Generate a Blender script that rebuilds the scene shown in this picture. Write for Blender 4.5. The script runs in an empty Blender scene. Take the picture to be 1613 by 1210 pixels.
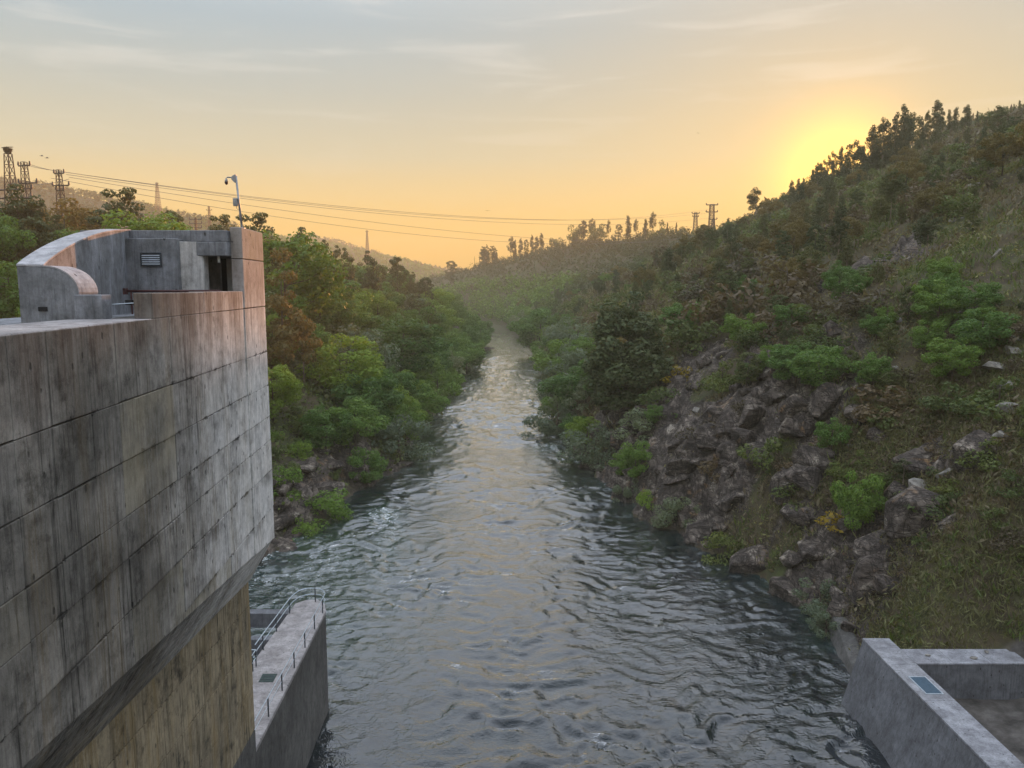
import bpy, bmesh, math, random
import numpy as np
from mathutils import Vector, Matrix
R = math.radians
scene = bpy.context.scene
COL = scene.collection

# ---------------------------------------------------------------- camera
EYE = 30.0                                       # metres above the river
cam_d = bpy.data.cameras.new('camera')
cam_d.sensor_fit = 'HORIZONTAL'; cam_d.sensor_width = 36.0; cam_d.lens = 36.0 * 1212 / 1613
cam_d.clip_start = .1; cam_d.clip_end = 9000
cam = bpy.data.objects.new('camera', cam_d); COL.objects.link(cam)
cam.location = (0, 0, EYE); cam.rotation_euler = (R(90 - 7.3), 0, 0)
scene.camera = cam

# ---------------------------------------------------------------- sun, sky, exposure
SUN_AZ, SUN_EL = R(22.4), R(7.0)                 # azimuth to the right of the view, elevation
SUN_DIR = Vector((math.sin(SUN_AZ) * math.cos(SUN_EL), math.cos(SUN_AZ) * math.cos(SUN_EL), math.sin(SUN_EL)))
sun_d = bpy.data.lights.new('sun', 'SUN'); sun_d.energy = 2.6; sun_d.angle = R(.6); sun_d.color = (1, .42, .15)
sun = bpy.data.objects.new('sun', sun_d); COL.objects.link(sun)
sun.rotation_euler = (-SUN_DIR).to_track_quat('-Z', 'Y').to_euler(); sun.location = (150, 380, 160)

world = bpy.data.worlds.new('World'); scene.world = world; world.use_nodes = True
wt = world.node_tree; wt.nodes.clear()
def wn(kind, **kw):
    n = wt.nodes.new(kind)
    for k, v in kw.items(): setattr(n, k, v)
    return n
def wmath(op, a, b=None, c=None, clamp=False):
    n = wn('ShaderNodeMath', operation=op, use_clamp=clamp)
    for i, v in enumerate((a, b, c)):
        if v is None: continue
        if isinstance(v, (int, float)): n.inputs[i].default_value = v
        else: wt.links.new(v, n.inputs[i])
    return n.outputs[0]
def wmix(f, a, b, blend='MIX'):
    n = wn('ShaderNodeMix', data_type='RGBA', blend_type=blend)
    for i, v in ((0, f), (6, a), (7, b)):
        if isinstance(v, (int, float)): n.inputs[i].default_value = v
        elif isinstance(v, tuple): n.inputs[i].default_value = (*v, 1)
        else: wt.links.new(v, n.inputs[i])
    return n.outputs[2]
def wramp(f, stops):
    n = wn('ShaderNodeValToRGB'); e = n.color_ramp.elements
    e[0].position, e[0].color = stops[0][0], (*stops[0][1], 1)
    e[1].position, e[1].color = stops[-1][0], (*stops[-1][1], 1)
    for p, c in stops[1:-1]:
        q = e.new(p); q.color = (*c, 1)
    wt.links.new(f, n.inputs[0]); return n.outputs[0]
geo = wn('ShaderNodeTexCoord')
sep = wn('ShaderNodeSeparateXYZ'); wt.links.new(geo.outputs['Generated'], sep.inputs[0])
nish = wn('ShaderNodeTexSky', sky_type='NISHITA', sun_disc=False, sun_elevation=SUN_EL, sun_rotation=SUN_AZ,
          air_density=1.2, dust_density=4.0, ozone_density=1.0)
el = wmath('MAXIMUM', sep.outputs['Z'], 0.0)
# evening sky by elevation: amber, cream, grey blue, then overhead brightened to light the ground
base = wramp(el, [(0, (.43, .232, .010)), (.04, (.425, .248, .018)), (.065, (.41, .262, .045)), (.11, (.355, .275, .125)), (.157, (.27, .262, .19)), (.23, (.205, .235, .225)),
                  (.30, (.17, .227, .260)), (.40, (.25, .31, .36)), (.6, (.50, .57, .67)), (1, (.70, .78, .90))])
dt = wn('ShaderNodeVectorMath', operation='DOT_PRODUCT'); wt.links.new(geo.outputs['Generated'], dt.inputs[0]); dt.inputs[1].default_value = SUN_DIR
cs = wmath('MAXIMUM', dt.outputs['Value'], 0.0)
wide = wmath('POWER', cs, 9.0); mid = wmath('POWER', cs, 60.0); core = wmath('POWER', cs, 560.0)
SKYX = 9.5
g = wmix(wmath('MULTIPLY', wide, .24), base, (.36, .21, .02))
g = wmix(wmath('MULTIPLY', mid, .20), g, (.35, .20, .045))
g = wmix(wmath('MULTIPLY', core, .9), g, (1.3, .66, .11))
# thin high cirrus streaks
mp = wn('ShaderNodeMapping'); wt.links.new(geo.outputs['Generated'], mp.inputs[0])
mp.inputs['Rotation'].default_value = (0, R(-14), R(8)); mp.inputs['Scale'].default_value = (2.0, 2.6, 17)
cn = wn('ShaderNodeTexNoise'); wt.links.new(mp.outputs[0], cn.inputs['Vector'])
cn.inputs['Scale'].default_value = 2.6; cn.inputs['Detail'].default_value = 7; cn.inputs['Distortion'].default_value = .6
cl = wn('ShaderNodeMapRange', interpolation_type='SMOOTHSTEP'); wt.links.new(cn.outputs[0], cl.inputs[0])
cl.inputs[1].default_value = .50; cl.inputs[2].default_value = .74
hi = wn('ShaderNodeMapRange', interpolation_type='SMOOTHSTEP'); wt.links.new(el, hi.inputs[0]); hi.inputs[1].default_value = .08; hi.inputs[2].default_value = .3
cf = wmath('MULTIPLY', wmath('MULTIPLY', cl.outputs[0], hi.outputs[0]), .23)
g = wmix(cf, g, (.46, .43, .39))
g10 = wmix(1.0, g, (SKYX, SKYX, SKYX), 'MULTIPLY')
skyc = wmix(.02, g10, nish.outputs[0])
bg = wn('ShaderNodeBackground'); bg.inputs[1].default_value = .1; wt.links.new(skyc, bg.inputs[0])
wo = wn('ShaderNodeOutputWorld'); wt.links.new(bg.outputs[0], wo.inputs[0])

scene.view_settings.view_transform = 'Standard'; scene.view_settings.look = 'None'
scene.view_settings.exposure = 1.34; scene.view_settings.gamma = 1.0; scene.view_settings.use_curve_mapping = False
scene.render.engine = 'CYCLES'
cy = scene.cycles
cy.use_denoising = True; cy.max_bounces = 8; cy.diffuse_bounces = 5; cy.glossy_bounces = 3; cy.transmission_bounces = 3
cy.transparent_max_bounces = 6; cy.volume_bounces = 1
cy.sample_clamp_indirect = 4.0
rng = random.Random(7); nrg = np.random.default_rng(7)
# ---------------------------------------------------------------- helpers
def tag(o, label=None, cat=None, group=None, kind=None):
    if label: o['label'] = label
    if cat: o['category'] = cat
    if group: o['group'] = group
    if kind: o['kind'] = kind
    return o
def link(o, parent=None):
    COL.objects.link(o)
    if parent is not None: o.parent = parent
    return o
def empty(name, loc=(0, 0, 0), label=None, cat=None, group=None, rz=0.):
    o = bpy.data.objects.new(name, None); o.location = loc; o.rotation_euler = (0, 0, rz); o.empty_display_size = .5
    link(o); return tag(o, label, cat, group)
def mesh_np(name, v, loops, counts, mat, smooth=False):
    """mesh from numpy: v (n,3), flat loop indices, loop counts per face"""
    me = bpy.data.meshes.new(name)
    v = np.asarray(v, np.float32); loops = np.asarray(loops, np.int32).ravel(); counts = np.asarray(counts, np.int32)
    me.vertices.add(len(v)); me.vertices.foreach_set('co', v.ravel())
    me.loops.add(len(loops)); me.loops.foreach_set('vertex_index', loops)
    me.polygons.add(len(counts))
    st = np.zeros(len(counts), np.int32); st[1:] = np.cumsum(counts)[:-1]
    me.polygons.foreach_set('loop_start', st)
    me.polygons.foreach_set('use_smooth', np.full(len(counts), smooth))
    me.update(calc_edges=True)
    if mat: me.materials.append(mat)
    return me
def quads_mesh(name, v, mat):                     # v (m,4,3): separate quads
    m = len(v); return mesh_np(name, v.reshape(-1, 3), np.arange(4 * m), np.full(m, 4), mat)
def grid_mesh(name, X, Y, Z, mat, smooth=True, order=None):
    ny, nx = X.shape
    idx = np.arange(nx * ny).reshape(ny, nx)
    q = np.stack([idx[:-1, :-1], idx[:-1, 1:], idx[1:, 1:], idx[1:, :-1]], -1).reshape(-1, 4)
    return mesh_np(name, np.stack([X, Y, Z], -1).reshape(-1, 3), q, np.full(len(q), 4), mat, smooth)
class MB:
    """collects boxes, prisms and tubes into ONE mesh object"""
    def __init__(s): s.bm = bmesh.new()
    def hexa(s, p):                               # 8 points: bottom ring 0-3, top ring 4-7
        v = [s.bm.verts.new(q) for q in p]
        for f in ((3, 2, 1, 0), (4, 5, 6, 7), (0, 1, 5, 4), (1, 2, 6, 5), (2, 3, 7, 6), (3, 0, 4, 7)): s.bm.faces.new([v[i] for i in f])
        return s
    def box(s, a, b):
        (x0, y0, z0), (x1, y1, z1) = a, b
        return s.hexa([(x0, y0, z0), (x1, y0, z0), (x1, y1, z0), (x0, y1, z0), (x0, y0, z1), (x1, y0, z1), (x1, y1, z1), (x0, y1, z1)])
    def prism(s, pts, d):                         # closed outline pts swept by vector d
        a = [s.bm.verts.new(p) for p in pts]; b = [s.bm.verts.new(Vector(p) + Vector(d)) for p in pts]; n = len(pts)
        s.bm.faces.new(a[::-1]); s.bm.faces.new(b)
        for i in range(n): s.bm.faces.new([a[i], a[(i + 1) % n], b[(i + 1) % n], b[i]])
        return s
    def tube(s, pts, r, n=8, r1=None, cap=True):
        pts = [Vector(p) for p in pts]; rings = []
        for i, p in enumerate(pts):
            t = (pts[min(i + 1, len(pts) - 1)] - pts[max(i - 1, 0)]).normalized()
            u = t.orthogonal().normalized() if abs(t.z) > .9 else t.cross(Vector((0, 0, 1))).normalized()
            w = t.cross(u); f = i / max(1, len(pts) - 1); rr = r if r1 is None else r + (r1 - r) * f
            rings.append([s.bm.verts.new(p + (u * math.cos(a) + w * math.sin(a)) * rr) for a in [2 * math.pi * k / n for k in range(n)]])
        for a, b in zip(rings, rings[1:]):
            for k in range(n): s.bm.faces.new([a[k], a[(k + 1) % n], b[(k + 1) % n], b[k]])
        if cap: s.bm.faces.new(rings[0][::-1]); s.bm.faces.new(rings[-1])
        return s
    def ball(s, c, r, sub=2, sc=(1, 1, 1)):
        bmesh.ops.create_icosphere(s.bm, subdivisions=sub, radius=1, matrix=Matrix.Translation(c) @ Matrix.Diagonal((r * sc[0], r * sc[1], r * sc[2], 1)))
        return s
    def mesh(s, name, mat, bevel=0., smooth=False):
        bmesh.ops.recalc_face_normals(s.bm, faces=s.bm.faces)
        if bevel: bmesh.ops.bevel(s.bm, geom=[e for e in s.bm.edges if e.calc_face_angle(0) > .3], offset=bevel, segments=1, affect='EDGES', clamp_overlap=True)
        me = bpy.data.meshes.new(name); s.bm.to_mesh(me); s.bm.free()
        if smooth: me.polygons.foreach_set('use_smooth', [True] * len(me.polygons))
        if mat: me.materials.append(mat)
        return me
    def build(s, name, mat, parent=None, bevel=0., smooth=False):
        return link(bpy.data.objects.new(name, s.mesh(name, mat, bevel, smooth)), parent)

# ---------------------------------------------------------------- materials
class NT:
    def __init__(s, name):
        s.m = bpy.data.materials.new(name); s.m.use_nodes = True; s.t = s.m.node_tree; s.t.nodes.clear()
        s.out = s.n('ShaderNodeOutputMaterial')
    def n(s, kind, **kw):
        q = s.t.nodes.new(kind)
        for k, v in kw.items(): setattr(q, k, v)
        return q
    def put(s, sock, v):
        if v is None: return
        if isinstance(v, bpy.types.NodeSocket): s.t.links.new(v, sock)
        elif isinstance(v, (tuple, list)) and sock.type == 'RGBA' and len(v) == 3: sock.default_value = (*v, 1)
        else: sock.default_value = v
    def math(s, op, a, b=None, c=None, clamp=False):
        q = s.n('ShaderNodeMath', operation=op, use_clamp=clamp)
        for i, v in enumerate((a, b, c)): s.put(q.inputs[i], v)
        return q.outputs[0]
    def mix(s, f, a, b, blend='MIX'):
        q = s.n('ShaderNodeMix', data_type='RGBA', blend_type=blend)
        s.put(q.inputs[0], f); s.put(q.inputs[6], a); s.put(q.inputs[7], b); return q.outputs[2]
    def pos(s, scale=(1, 1, 1), rot=(0, 0, 0), src='pos'):
        g = s.n('ShaderNodeNewGeometry').outputs['Position'] if src == 'pos' else s.n('ShaderNodeTexCoord').outputs['Object']
        m = s.n('ShaderNodeMapping'); s.put(m.inputs[0], g); m.inputs['Scale'].default_value = scale; m.inputs['Rotation'].default_value = rot
        return m.outputs[0]
    def noise(s, vec, scale=1., detail=4, rough=.55, dist=0.):
        q = s.n('ShaderNodeTexNoise'); s.put(q.inputs['Vector'], vec); q.inputs['Scale'].default_value = scale
        q.inputs['Detail'].default_value = detail; q.inputs['Roughness'].default_value = rough; q.inputs['Distortion'].default_value = dist
        return q.outputs[0]
    def rng(s, v, a, b, lo=0., hi=1.):
        q = s.n('ShaderNodeMapRange', interpolation_type='SMOOTHSTEP'); s.put(q.inputs[0], v)
        q.inputs[1].default_value = a; q.inputs[2].default_value = b; q.inputs[3].default_value = lo; q.inputs[4].default_value = hi; return q.outputs[0]
    def ramp(s, f, stops, interp='LINEAR'):
        q = s.n('ShaderNodeValToRGB'); q.color_ramp.interpolation = interp; e = q.color_ramp.elements
        e[0].position, e[0].color = stops[0][0], (*stops[0][1], 1); e[1].position, e[1].color = stops[-1][0], (*stops[-1][1], 1)
        for p, c in stops[1:-1]: k = e.new(p); k.color = (*c, 1)
        s.put(q.inputs[0], f); return q.outputs[0]
    def bump(s, h, strength=.3, dist=.05, normal=None):
        q = s.n('ShaderNodeBump'); s.put(q.inputs['Height'], h); q.inputs['Strength'].default_value = strength; q.inputs['Distance'].default_value = dist
        if normal is not None: s.put(q.inputs['Normal'], normal)
        return q.outputs[0]
    def bsdf(s, color, rough=.8, normal=None, metal=0., ior=1.45, spec=.5):
        q = s.n('ShaderNodeBsdfPrincipled'); s.put(q.inputs['Base Color'], color); s.put(q.inputs['Roughness'], rough)
        s.put(q.inputs['Metallic'], metal); q.inputs['IOR'].default_value = ior; q.inputs['Specular IOR Level'].default_value = spec
        s.put(q.inputs['Normal'], normal); s.put(s.out.inputs[0], q.outputs[0]); return q

def concrete(name, tone=(.36, .35, .335), dark=(.10, .10, .10), streak=.75, ochre=0., stain_scale=1., vary=.25, pale=(.55, .53, .52), clean=None, joints=()):
    t = NT(name); P = t.pos()
    big = t.noise(P, .35 * stain_scale, 5, .6)
    col = t.mix(t.rng(big, .35, .68), tone, pale)
    sx = t.n('ShaderNodeSeparateXYZ'); t.put(sx.inputs[0], P)
    if clean:                                     # the far end of the wall is cleaner, younger concrete
        ww = t.math('ADD', sx.outputs[1], t.math('MULTIPLY', t.math('SUBTRACT', t.noise(t.pos((.5, .5, .35)), 1., 5, .65), .5), 16.))
        ck = t.rng(ww, 19., 31.); col = t.mix(ck, col, clean)
        streak = t.math('SUBTRACT', streak, t.math('MULTIPLY', ck, .52))
    if joints:                                    # ragged black edges along the joints
        edg = None; rg = t.noise(t.pos((1.3, 1.3, 2.)), 1., 6, .75)
        for zj in joints:
            e_ = t.math('ABSOLUTE', t.math('SUBTRACT', sx.outputs[2], zj)); edg = e_ if edg is None else t.math('MINIMUM', edg, e_)
        ek = t.rng(t.math('SUBTRACT', edg, t.math('MULTIPLY', t.rng(rg, .50, .72), .15)), -.03, .02, 1., 0.)
        col = t.mix(t.math('MULTIPLY', ek, .85), col, (.02, .02, .02))
    if joints:                                    # dirt washed down below the joints between lifts
        rag = t.noise(t.pos((2.5, 2.5, .5)), 1., 5, .7); acc = None
        for zj in joints:
            d = t.math('SUBTRACT', zj, sx.outputs[2])
            k = t.math('MULTIPLY', t.rng(d, -.10, .0), t.rng(t.math('SUBTRACT', d, t.math('MULTIPLY', rag, 1.3)), -.75, .1, 1., 0.))
            acc = k if acc is None else t.math('MAXIMUM', acc, k)
        col = t.mix(t.math('MULTIPLY', acc, t.rng(t.noise(t.pos((.55, .55, .8)), 1., 4, .6), .46, .70, .05, .7)), col, dark)
    # rain streaks running down the face
    st = t.noise(t.pos((8.5, 8.5, .42)), 1., 7, .7)
    st2 = t.noise(t.pos((1.6, 1.6, .10)), 1., 4, .6)
    sk = t.math('MULTIPLY', t.rng(st, .44, .70), t.rng(st2, .32, .62))
    col = t.mix(t.math('MULTIPLY', sk, streak), col, dark)
    blot = t.noise(P, 1.15, 8, .74)
    col = t.mix(t.math('MULTIPLY', t.rng(blot, .46, .72, 0, .8), streak), col, dark)
    mott = t.noise(t.pos((2.6, 2.6, 1.9)), 1., 9, .82)
    col = t.mix(1., col, t.ramp(mott, [(.25, (.45,) * 3), (.47, (.95,) * 3), (.62, (1.2,) * 3), (.78, (1.75,) * 3)]), 'MULTIPLY')
    fs = t.noise(t.pos((11, 11, .45)), 1., 5, .7)
    col = t.mix(streak, col, t.mix(1., col, t.ramp(fs, [(.30, (.60,) * 3), (.46, (1.,) * 3), (.58, (1.02,) * 3), (.72, (1.3,) * 3)]), 'MULTIPLY'))
    if ochre:
        och = t.math('MULTIPLY', t.rng(t.noise(t.pos((1.1, 1.1, .16)), .8, 4, .6), .45, .66), t.rng(st, .36, .6))
        col = t.mix(t.math('MULTIPLY', och, ochre), col, (.34, .235, .10))
    lich = t.noise(P, 5., 5, .7)
    col = t.mix(t.rng(lich, .55, .8, 0, .35), col, (.20, .20, .16))
    if clean:                                     # brown crust along the exposed top
        tk = t.rng(t.math('ADD', sx.outputs[2], t.math('MULTIPLY', t.math('SUBTRACT', st2, .5), 5.)), 27.6, 30.2); col = t.mix(t.math('MULTIPLY', tk, .62), col, (.12, .082, .062))
    oi = t.n('ShaderNodeObjectInfo').outputs['Random']
    if clean: col = t.mix(t.math('MULTIPLY', t.rng(oi, .88, .92), t.rng(big, .4, .6, .1, .45)), col, (.30, .26, .17))
    col = t.mix(1., col, t.ramp(oi, [(0, (1 - vary,) * 3), (.5, (1, .99, .97)), (1, (1 + vary * .6,) * 3)]), 'MULTIPLY')
    pit = t.n('ShaderNodeTexVoronoi'); t.put(pit.inputs['Vector'], t.pos((2.1, 2.1, 1.25))); pit.inputs['Scale'].default_value = 1.
    pk = t.rng(t.math('ADD', pit.outputs['Distance'], t.math('MULTIPLY', t.noise(P, 6., 3), .09)), .11, .17, 1., 0.)
    col = t.mix(t.math('MULTIPLY', pk, .75), col, (.035, .033, .03))
    fine = t.noise(P, 28., 4, .7); board = t.noise(t.pos((14, 14, .3)), 1., 2, .5)
    h = t.math('ADD', t.math('MULTIPLY', fine, .5), t.math('ADD', t.math('MULTIPLY', board, .3), t.math('MULTIPLY', pk, -1.2)))
    t.bsdf(col, .9, t.bump(t.math('ADD', h, t.math('MULTIPLY', mott, 1.5)), .7, .03), spec=.25)
    return t.m

def plain(name, color, rough=.6, metal=0., vary=.2, scale=6., rust=None):
    t = NT(name); P = t.pos(); n = t.noise(P, scale, 5, .6)
    col = t.mix(t.rng(n, .3, .7), tuple(c * (1 - vary) for c in color), tuple(min(1, c * (1 + vary)) for c in color))
    if rust: col = t.mix(t.rng(t.noise(P, scale * .6, 5, .7), .5, .7), col, rust)
    t.bsdf(col, rough, t.bump(n, .15, .01), metal); return t.m

def leaf(name, a, b, c, trans=.38, vary=.3, warm=(1.1, 1.0, .8)):
    """foliage: each leaf cluster takes its own tint, each plant a tint of its own"""
    t = NT(name)
    isl = t.n('ShaderNodeNewGeometry').outputs['Random Per Island']
    col = t.ramp(isl, [(0, a), (.5, b), (1, c)])
    oi = t.n('ShaderNodeObjectInfo').outputs['Random']
    col = t.mix(1., col, t.ramp(oi, [(0, (1 - vary, 1 - vary * .8, 1 - vary * .6)), (.5, (1, 1, 1)), (1, tuple(x * (1 + vary * .5) for x in warm))]), 'MULTIPLY')
    d = t.n('ShaderNodeBsdfPrincipled'); t.put(d.inputs['Base Color'], col); d.inputs['Roughness'].default_value = .55; d.inputs['Specular IOR Level'].default_value = .25
    tr = t.n('ShaderNodeBsdfTranslucent'); t.put(tr.inputs[0], t.mix(1., col, (1.25, 1.2, .55), 'MULTIPLY'))
    mx = t.n('ShaderNodeMixShader'); mx.inputs[0].default_value = trans; t.put(mx.inputs[1], d.outputs[0]); t.put(mx.inputs[2], tr.outputs[0])
    t.put(t.out.inputs[0], mx.outputs[0]); return t.m

M = {}
M['wall'] = concrete('wall_concrete', (.15, .14, .127), (.022, .020, .018), 1., .2, vary=.07, pale=(.31, .29, .265), clean=(.72, .70, .69), joints=(27.2, 25.75, 24.4, 23.35, 22.05, 20.4))
M['pale'] = concrete('pale_concrete', (.47, .46, .455), (.14, .13, .13), .6, .05, pale=(.56, .545, .54), vary=.08)
M['lower'] = concrete('stained_concrete', (.24, .20, .14), (.02, .019, .016), 1.15, .5, pale=(.34, .28, .19), vary=.12)
M['house'] = concrete('gatehouse_concrete', (.17, .175, .185), (.06, .062, .07), .6, 0., pale=(.30, .31, .34), vary=.1, stain_scale=2.2)
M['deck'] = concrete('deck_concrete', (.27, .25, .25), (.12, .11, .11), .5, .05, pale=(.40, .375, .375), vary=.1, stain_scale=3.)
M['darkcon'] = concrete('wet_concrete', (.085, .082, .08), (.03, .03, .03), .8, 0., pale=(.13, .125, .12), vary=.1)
M['abut'] = concrete('abutment_concrete', (.115, .118, .13), (.045, .046, .05), .6, 0., pale=(.175, .18, .20), vary=.1)
M['abutcap'] = concrete('abutment_top', (.20, .20, .22), (.08, .08, .088), .6, 0., pale=(.31, .315, .34), vary=.1, stain_scale=3.)
M['palecap'] = concrete('pale_coping', (.36, .35, .365), (.14, .135, .145), .45, 0., pale=(.50, .49, .51), vary=.05, stain_scale=3.)
M['joint'] = plain('joint_shadow_grime', (.05, .047, .042), .95, vary=.4)  # dark grime colour of the cores behind the panel joints
M['steel'] = plain('galvanised_steel', (.30, .32, .34), .45, .6, .25)
M['rail'] = plain('railing_steel', (.42, .48, .53), .4, .5, .15)
M['post'] = plain('railing_post', (.05, .06, .07), .5, .3, .2)
M['redpipe'] = plain('oxide_red_paint', (.075, .028, .028), .55, 0., .3)
M['pylon'] = plain('pylon_steel', (.07, .06, .055), .6, .3, .3, .8, (.12, .06, .035))
M['wire'] = plain('conductor', (.12, .11, .105), .5, .4, .1)
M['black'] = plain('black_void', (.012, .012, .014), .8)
M['louvre'] = plain('louvre_metal', (.42, .46, .50), .45, .3, .15)
M['grey'] = plain('grey_box', (.33, .33, .33), .5, 0., .15)
M['white'] = plain('white_glass', (.75, .75, .74), .3)
M['hatch'] = plain('dark_hatch', (.022, .04, .036), .6, .2, .3)
M['bluehatch'] = plain('blue_grey_hatch', (.045, .085, .125), .4, .2, .2)
M['bird'] = plain('bird_plumage', (.06, .055, .05), .8)
M['twig'] = plain('twig_bundle', (.11, .08, .05), .9, 0., .4)
M['bark'] = plain('bark', (.075, .055, .04), .9, 0., .4, 3.)
M['palebark'] = plain('eucalyptus_bark', (.22, .17, .125), .85, 0., .3, 2.)
M['broad'] = leaf('broad_leaf', (0.065, 0.125, 0.03), (0.1, 0.19, 0.042), (0.15, 0.25, 0.055))
M['bright'] = leaf('spring_leaf', (0.095, 0.17, 0.026), (0.145, 0.24, 0.036), (0.19, 0.29, 0.055))
M['willow'] = leaf('willow_leaf', (0.11, 0.145, 0.095), (0.15, 0.19, 0.125), (0.2, 0.235, 0.16), vary=.2)
M['pine'] = leaf('pine_needle', (0.05, 0.07, 0.026), (0.08, 0.105, 0.036), (0.12, 0.135, 0.05), .25)
M['rust'] = leaf('russet_leaf', (.10, .082, .026), (.145, .112, .034), (.19, .15, .048), .35)  # orange of the evening sun put into the leaf colour
M['gum'] = leaf('gum_leaf', (0.055, 0.07, 0.03), (0.085, 0.1, 0.042), (0.12, 0.13, 0.06), .35)
M['shrub'] = leaf('shrub_leaf', (0.065, 0.095, 0.028), (0.1, 0.14, 0.04), (0.15, 0.175, 0.06))
M['gorse'] = leaf('gorse_flower', (.16, .13, .02), (.34, .24, .02), (.42, .28, .03))
M['scrub'] = leaf('scrub_leaf', (.115, .112, .052), (.155, .155, .068), (.20, .20, .085), .3)
M['heathbush'] = leaf('heath_bush_leaf', (.085, .062, .042), (.11, .082, .05), (.14, .11, .062), .3)
M['heath'] = leaf('heath_leaf', (.15, .11, .072), (.21, .16, .095), (.28, .22, .13), .3)

def rock_mat(name, soil_attr=False):
    t = NT(name); P = t.pos()
    n = t.noise(P, .7, 7, .68, .5); f = t.noise(t.pos((2.2, 2.2, 4.5), (.5, .3, .2)), 1., 6, .7, .6)
    rock = t.ramp(n, [(.28, (.030, .025, .023)), (.45, (.080, .066, .058)), (.57, (.15, .123, .105)), (.68, (.38, .33, .27))])
    rock = t.mix(t.rng(f, .54, .72, 0, .8), rock, (.040, .034, .034))
    rust = t.noise(P, .42, 5, .6, .8)
    rock = t.mix(t.rng(rust, .58, .72, 0, .7), rock, (.27, .155, .07))
    lich = t.noise(P, 2.6, 6, .72)
    rock = t.mix(t.rng(lich, .62, .75, 0, .6), rock, (.38, .36, .33))
    c1 = t.noise(t.pos((.25, .45, 1.1), (.75, .45, .9)), 1., 4, .6, .9); c2 = t.noise(t.pos((1.0, .3, .28), (.3, -.6, .7)), 1., 4, .6, .9)
    cr = t.math('MAXIMUM', t.rng(t.math('ABSOLUTE', t.math('SUBTRACT', c1, .5)), 0., .042, 1., 0.), t.rng(t.math('ABSOLUTE', t.math('SUBTRACT', c2, .5)), 0., .034, 1., 0.))
    rock = t.mix(t.math('MULTIPLY', cr, .8), rock, (.022, .019, .019))
    h = t.math('ADD', t.math('MULTIPLY', c1, 1.6), t.math('MULTIPLY', c2, 1.2)); 
    h = t.math('ADD', t.math('ADD', t.math('ADD', n, f), h), t.math('MULTIPLY', cr, -.6))
    col = rock
    if soil_attr:
        bare = t.n('ShaderNodeAttribute', attribute_name='bare').outputs['Fac']
        g = t.noise(P, .11, 6, .62, .6); g2 = t.noise(P, .8, 6, .7)
        veg = t.ramp(g, [(.3, (.055, .042, .030)), (.46, (.085, .068, .040)), (.56, (.062, .070, .030)), (.7, (.085, .10, .036))])
        veg = t.mix(t.rng(g2, .42, .7, 0, .8), veg, (.050, .040, .030))
        veg = t.mix(t.rng(t.noise(P, 2.1, 5, .7), .55, .75, 0, .5), veg, (.13, .12, .055))
        at = t.n('ShaderNodeAttribute', attribute_name='rock').outputs['Fac']
        k = t.rng(t.math('ADD', at, t.math('MULTIPLY', t.math('SUBTRACT', g2, .5), .5)), .22, .48)
        veg = t.mix(bare, veg, t.ramp(g2, [(.3, (.035, .032, .030)), (.5, (.075, .068, .063)), (.72, (.14, .128, .118))]))
        col = t.mix(k, veg, rock)
    hh = t.math('MULTIPLY', h, t.math('ADD', t.math('MULTIPLY', k, .9), .1)) if soil_attr else h
    t.bsdf(col, .92, t.bump(hh, .7, .25), spec=.2); return t.m
M['rock'] = rock_mat('granite')
M['stone'] = plain('pale_granite', (.19, .175, .155), .9, 0., .5, 2.2)
M['ground'] = rock_mat('hillside_ground', True)
# ---------------------------------------------------------------- noise and terrain (numpy)
def _hash(ix, iy, seed):
    h = (ix.astype(np.int64) * 374761393 + iy.astype(np.int64) * 668265263 + seed * 974634211) & 0xffffffff
    h = ((h ^ (h >> 13)) * 1274126177) & 0xffffffff
    return ((h ^ (h >> 16)) & 0xffff) / 65535.0

def vnoise(x, y, seed=0):
    x = np.asarray(x, float); y = np.asarray(y, float)
    ix = np.floor(x); iy = np.floor(y); fx = x - ix; fy = y - iy
    fx = fx * fx * fx * (fx * (fx * 6 - 15) + 10); fy = fy * fy * fy * (fy * (fy * 6 - 15) + 10)
    a = _hash(ix, iy, seed); b = _hash(ix + 1, iy, seed); c = _hash(ix, iy + 1, seed); d = _hash(ix + 1, iy + 1, seed)
    return (a + (b - a) * fx) * (1 - fy) + (c + (d - c) * fx) * fy          # 0..1

def fbm(x, y, seed=0, octv=4, gain=.5):
    s = 0.; a = 1.; t = 0.
    for o in range(octv):
        s = s + a * (vnoise(x, y, seed + o * 17) - .5); t += a; a *= gain
        x, y = x * 2.03 + 3.1, y * 2.03 - 1.7
    return s / t * 2                                                        # about -1..1

def cells(x, y, seed=0):
    """Voronoi: returns per point the random value of its cell and the offset to the cell's seed point."""
    x = np.asarray(x, float); y = np.asarray(y, float)
    ix = np.floor(x); iy = np.floor(y)
    best = np.full(x.shape, 9e9); bx = np.zeros(x.shape); by = np.zeros(x.shape); bv = np.zeros(x.shape)
    for dx in (-1, 0, 1):
        for dy in (-1, 0, 1):
            cx, cy = ix + dx, iy + dy
            px = cx + _hash(cx, cy, seed); py = cy + _hash(cx, cy, seed + 5)
            d = (px - x) ** 2 + (py - y) ** 2
            m = d < best
            best = np.where(m, d, best); bx = np.where(m, x - px, bx); by = np.where(m, y - py, by)
            bv = np.where(m, _hash(cx, cy, seed + 9), bv)
    return bv, bx, by

def sstep(a, b, x):
    t = np.clip((x - a) / (b - a), 0, 1); return t * t * (3 - 2 * t)

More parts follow.
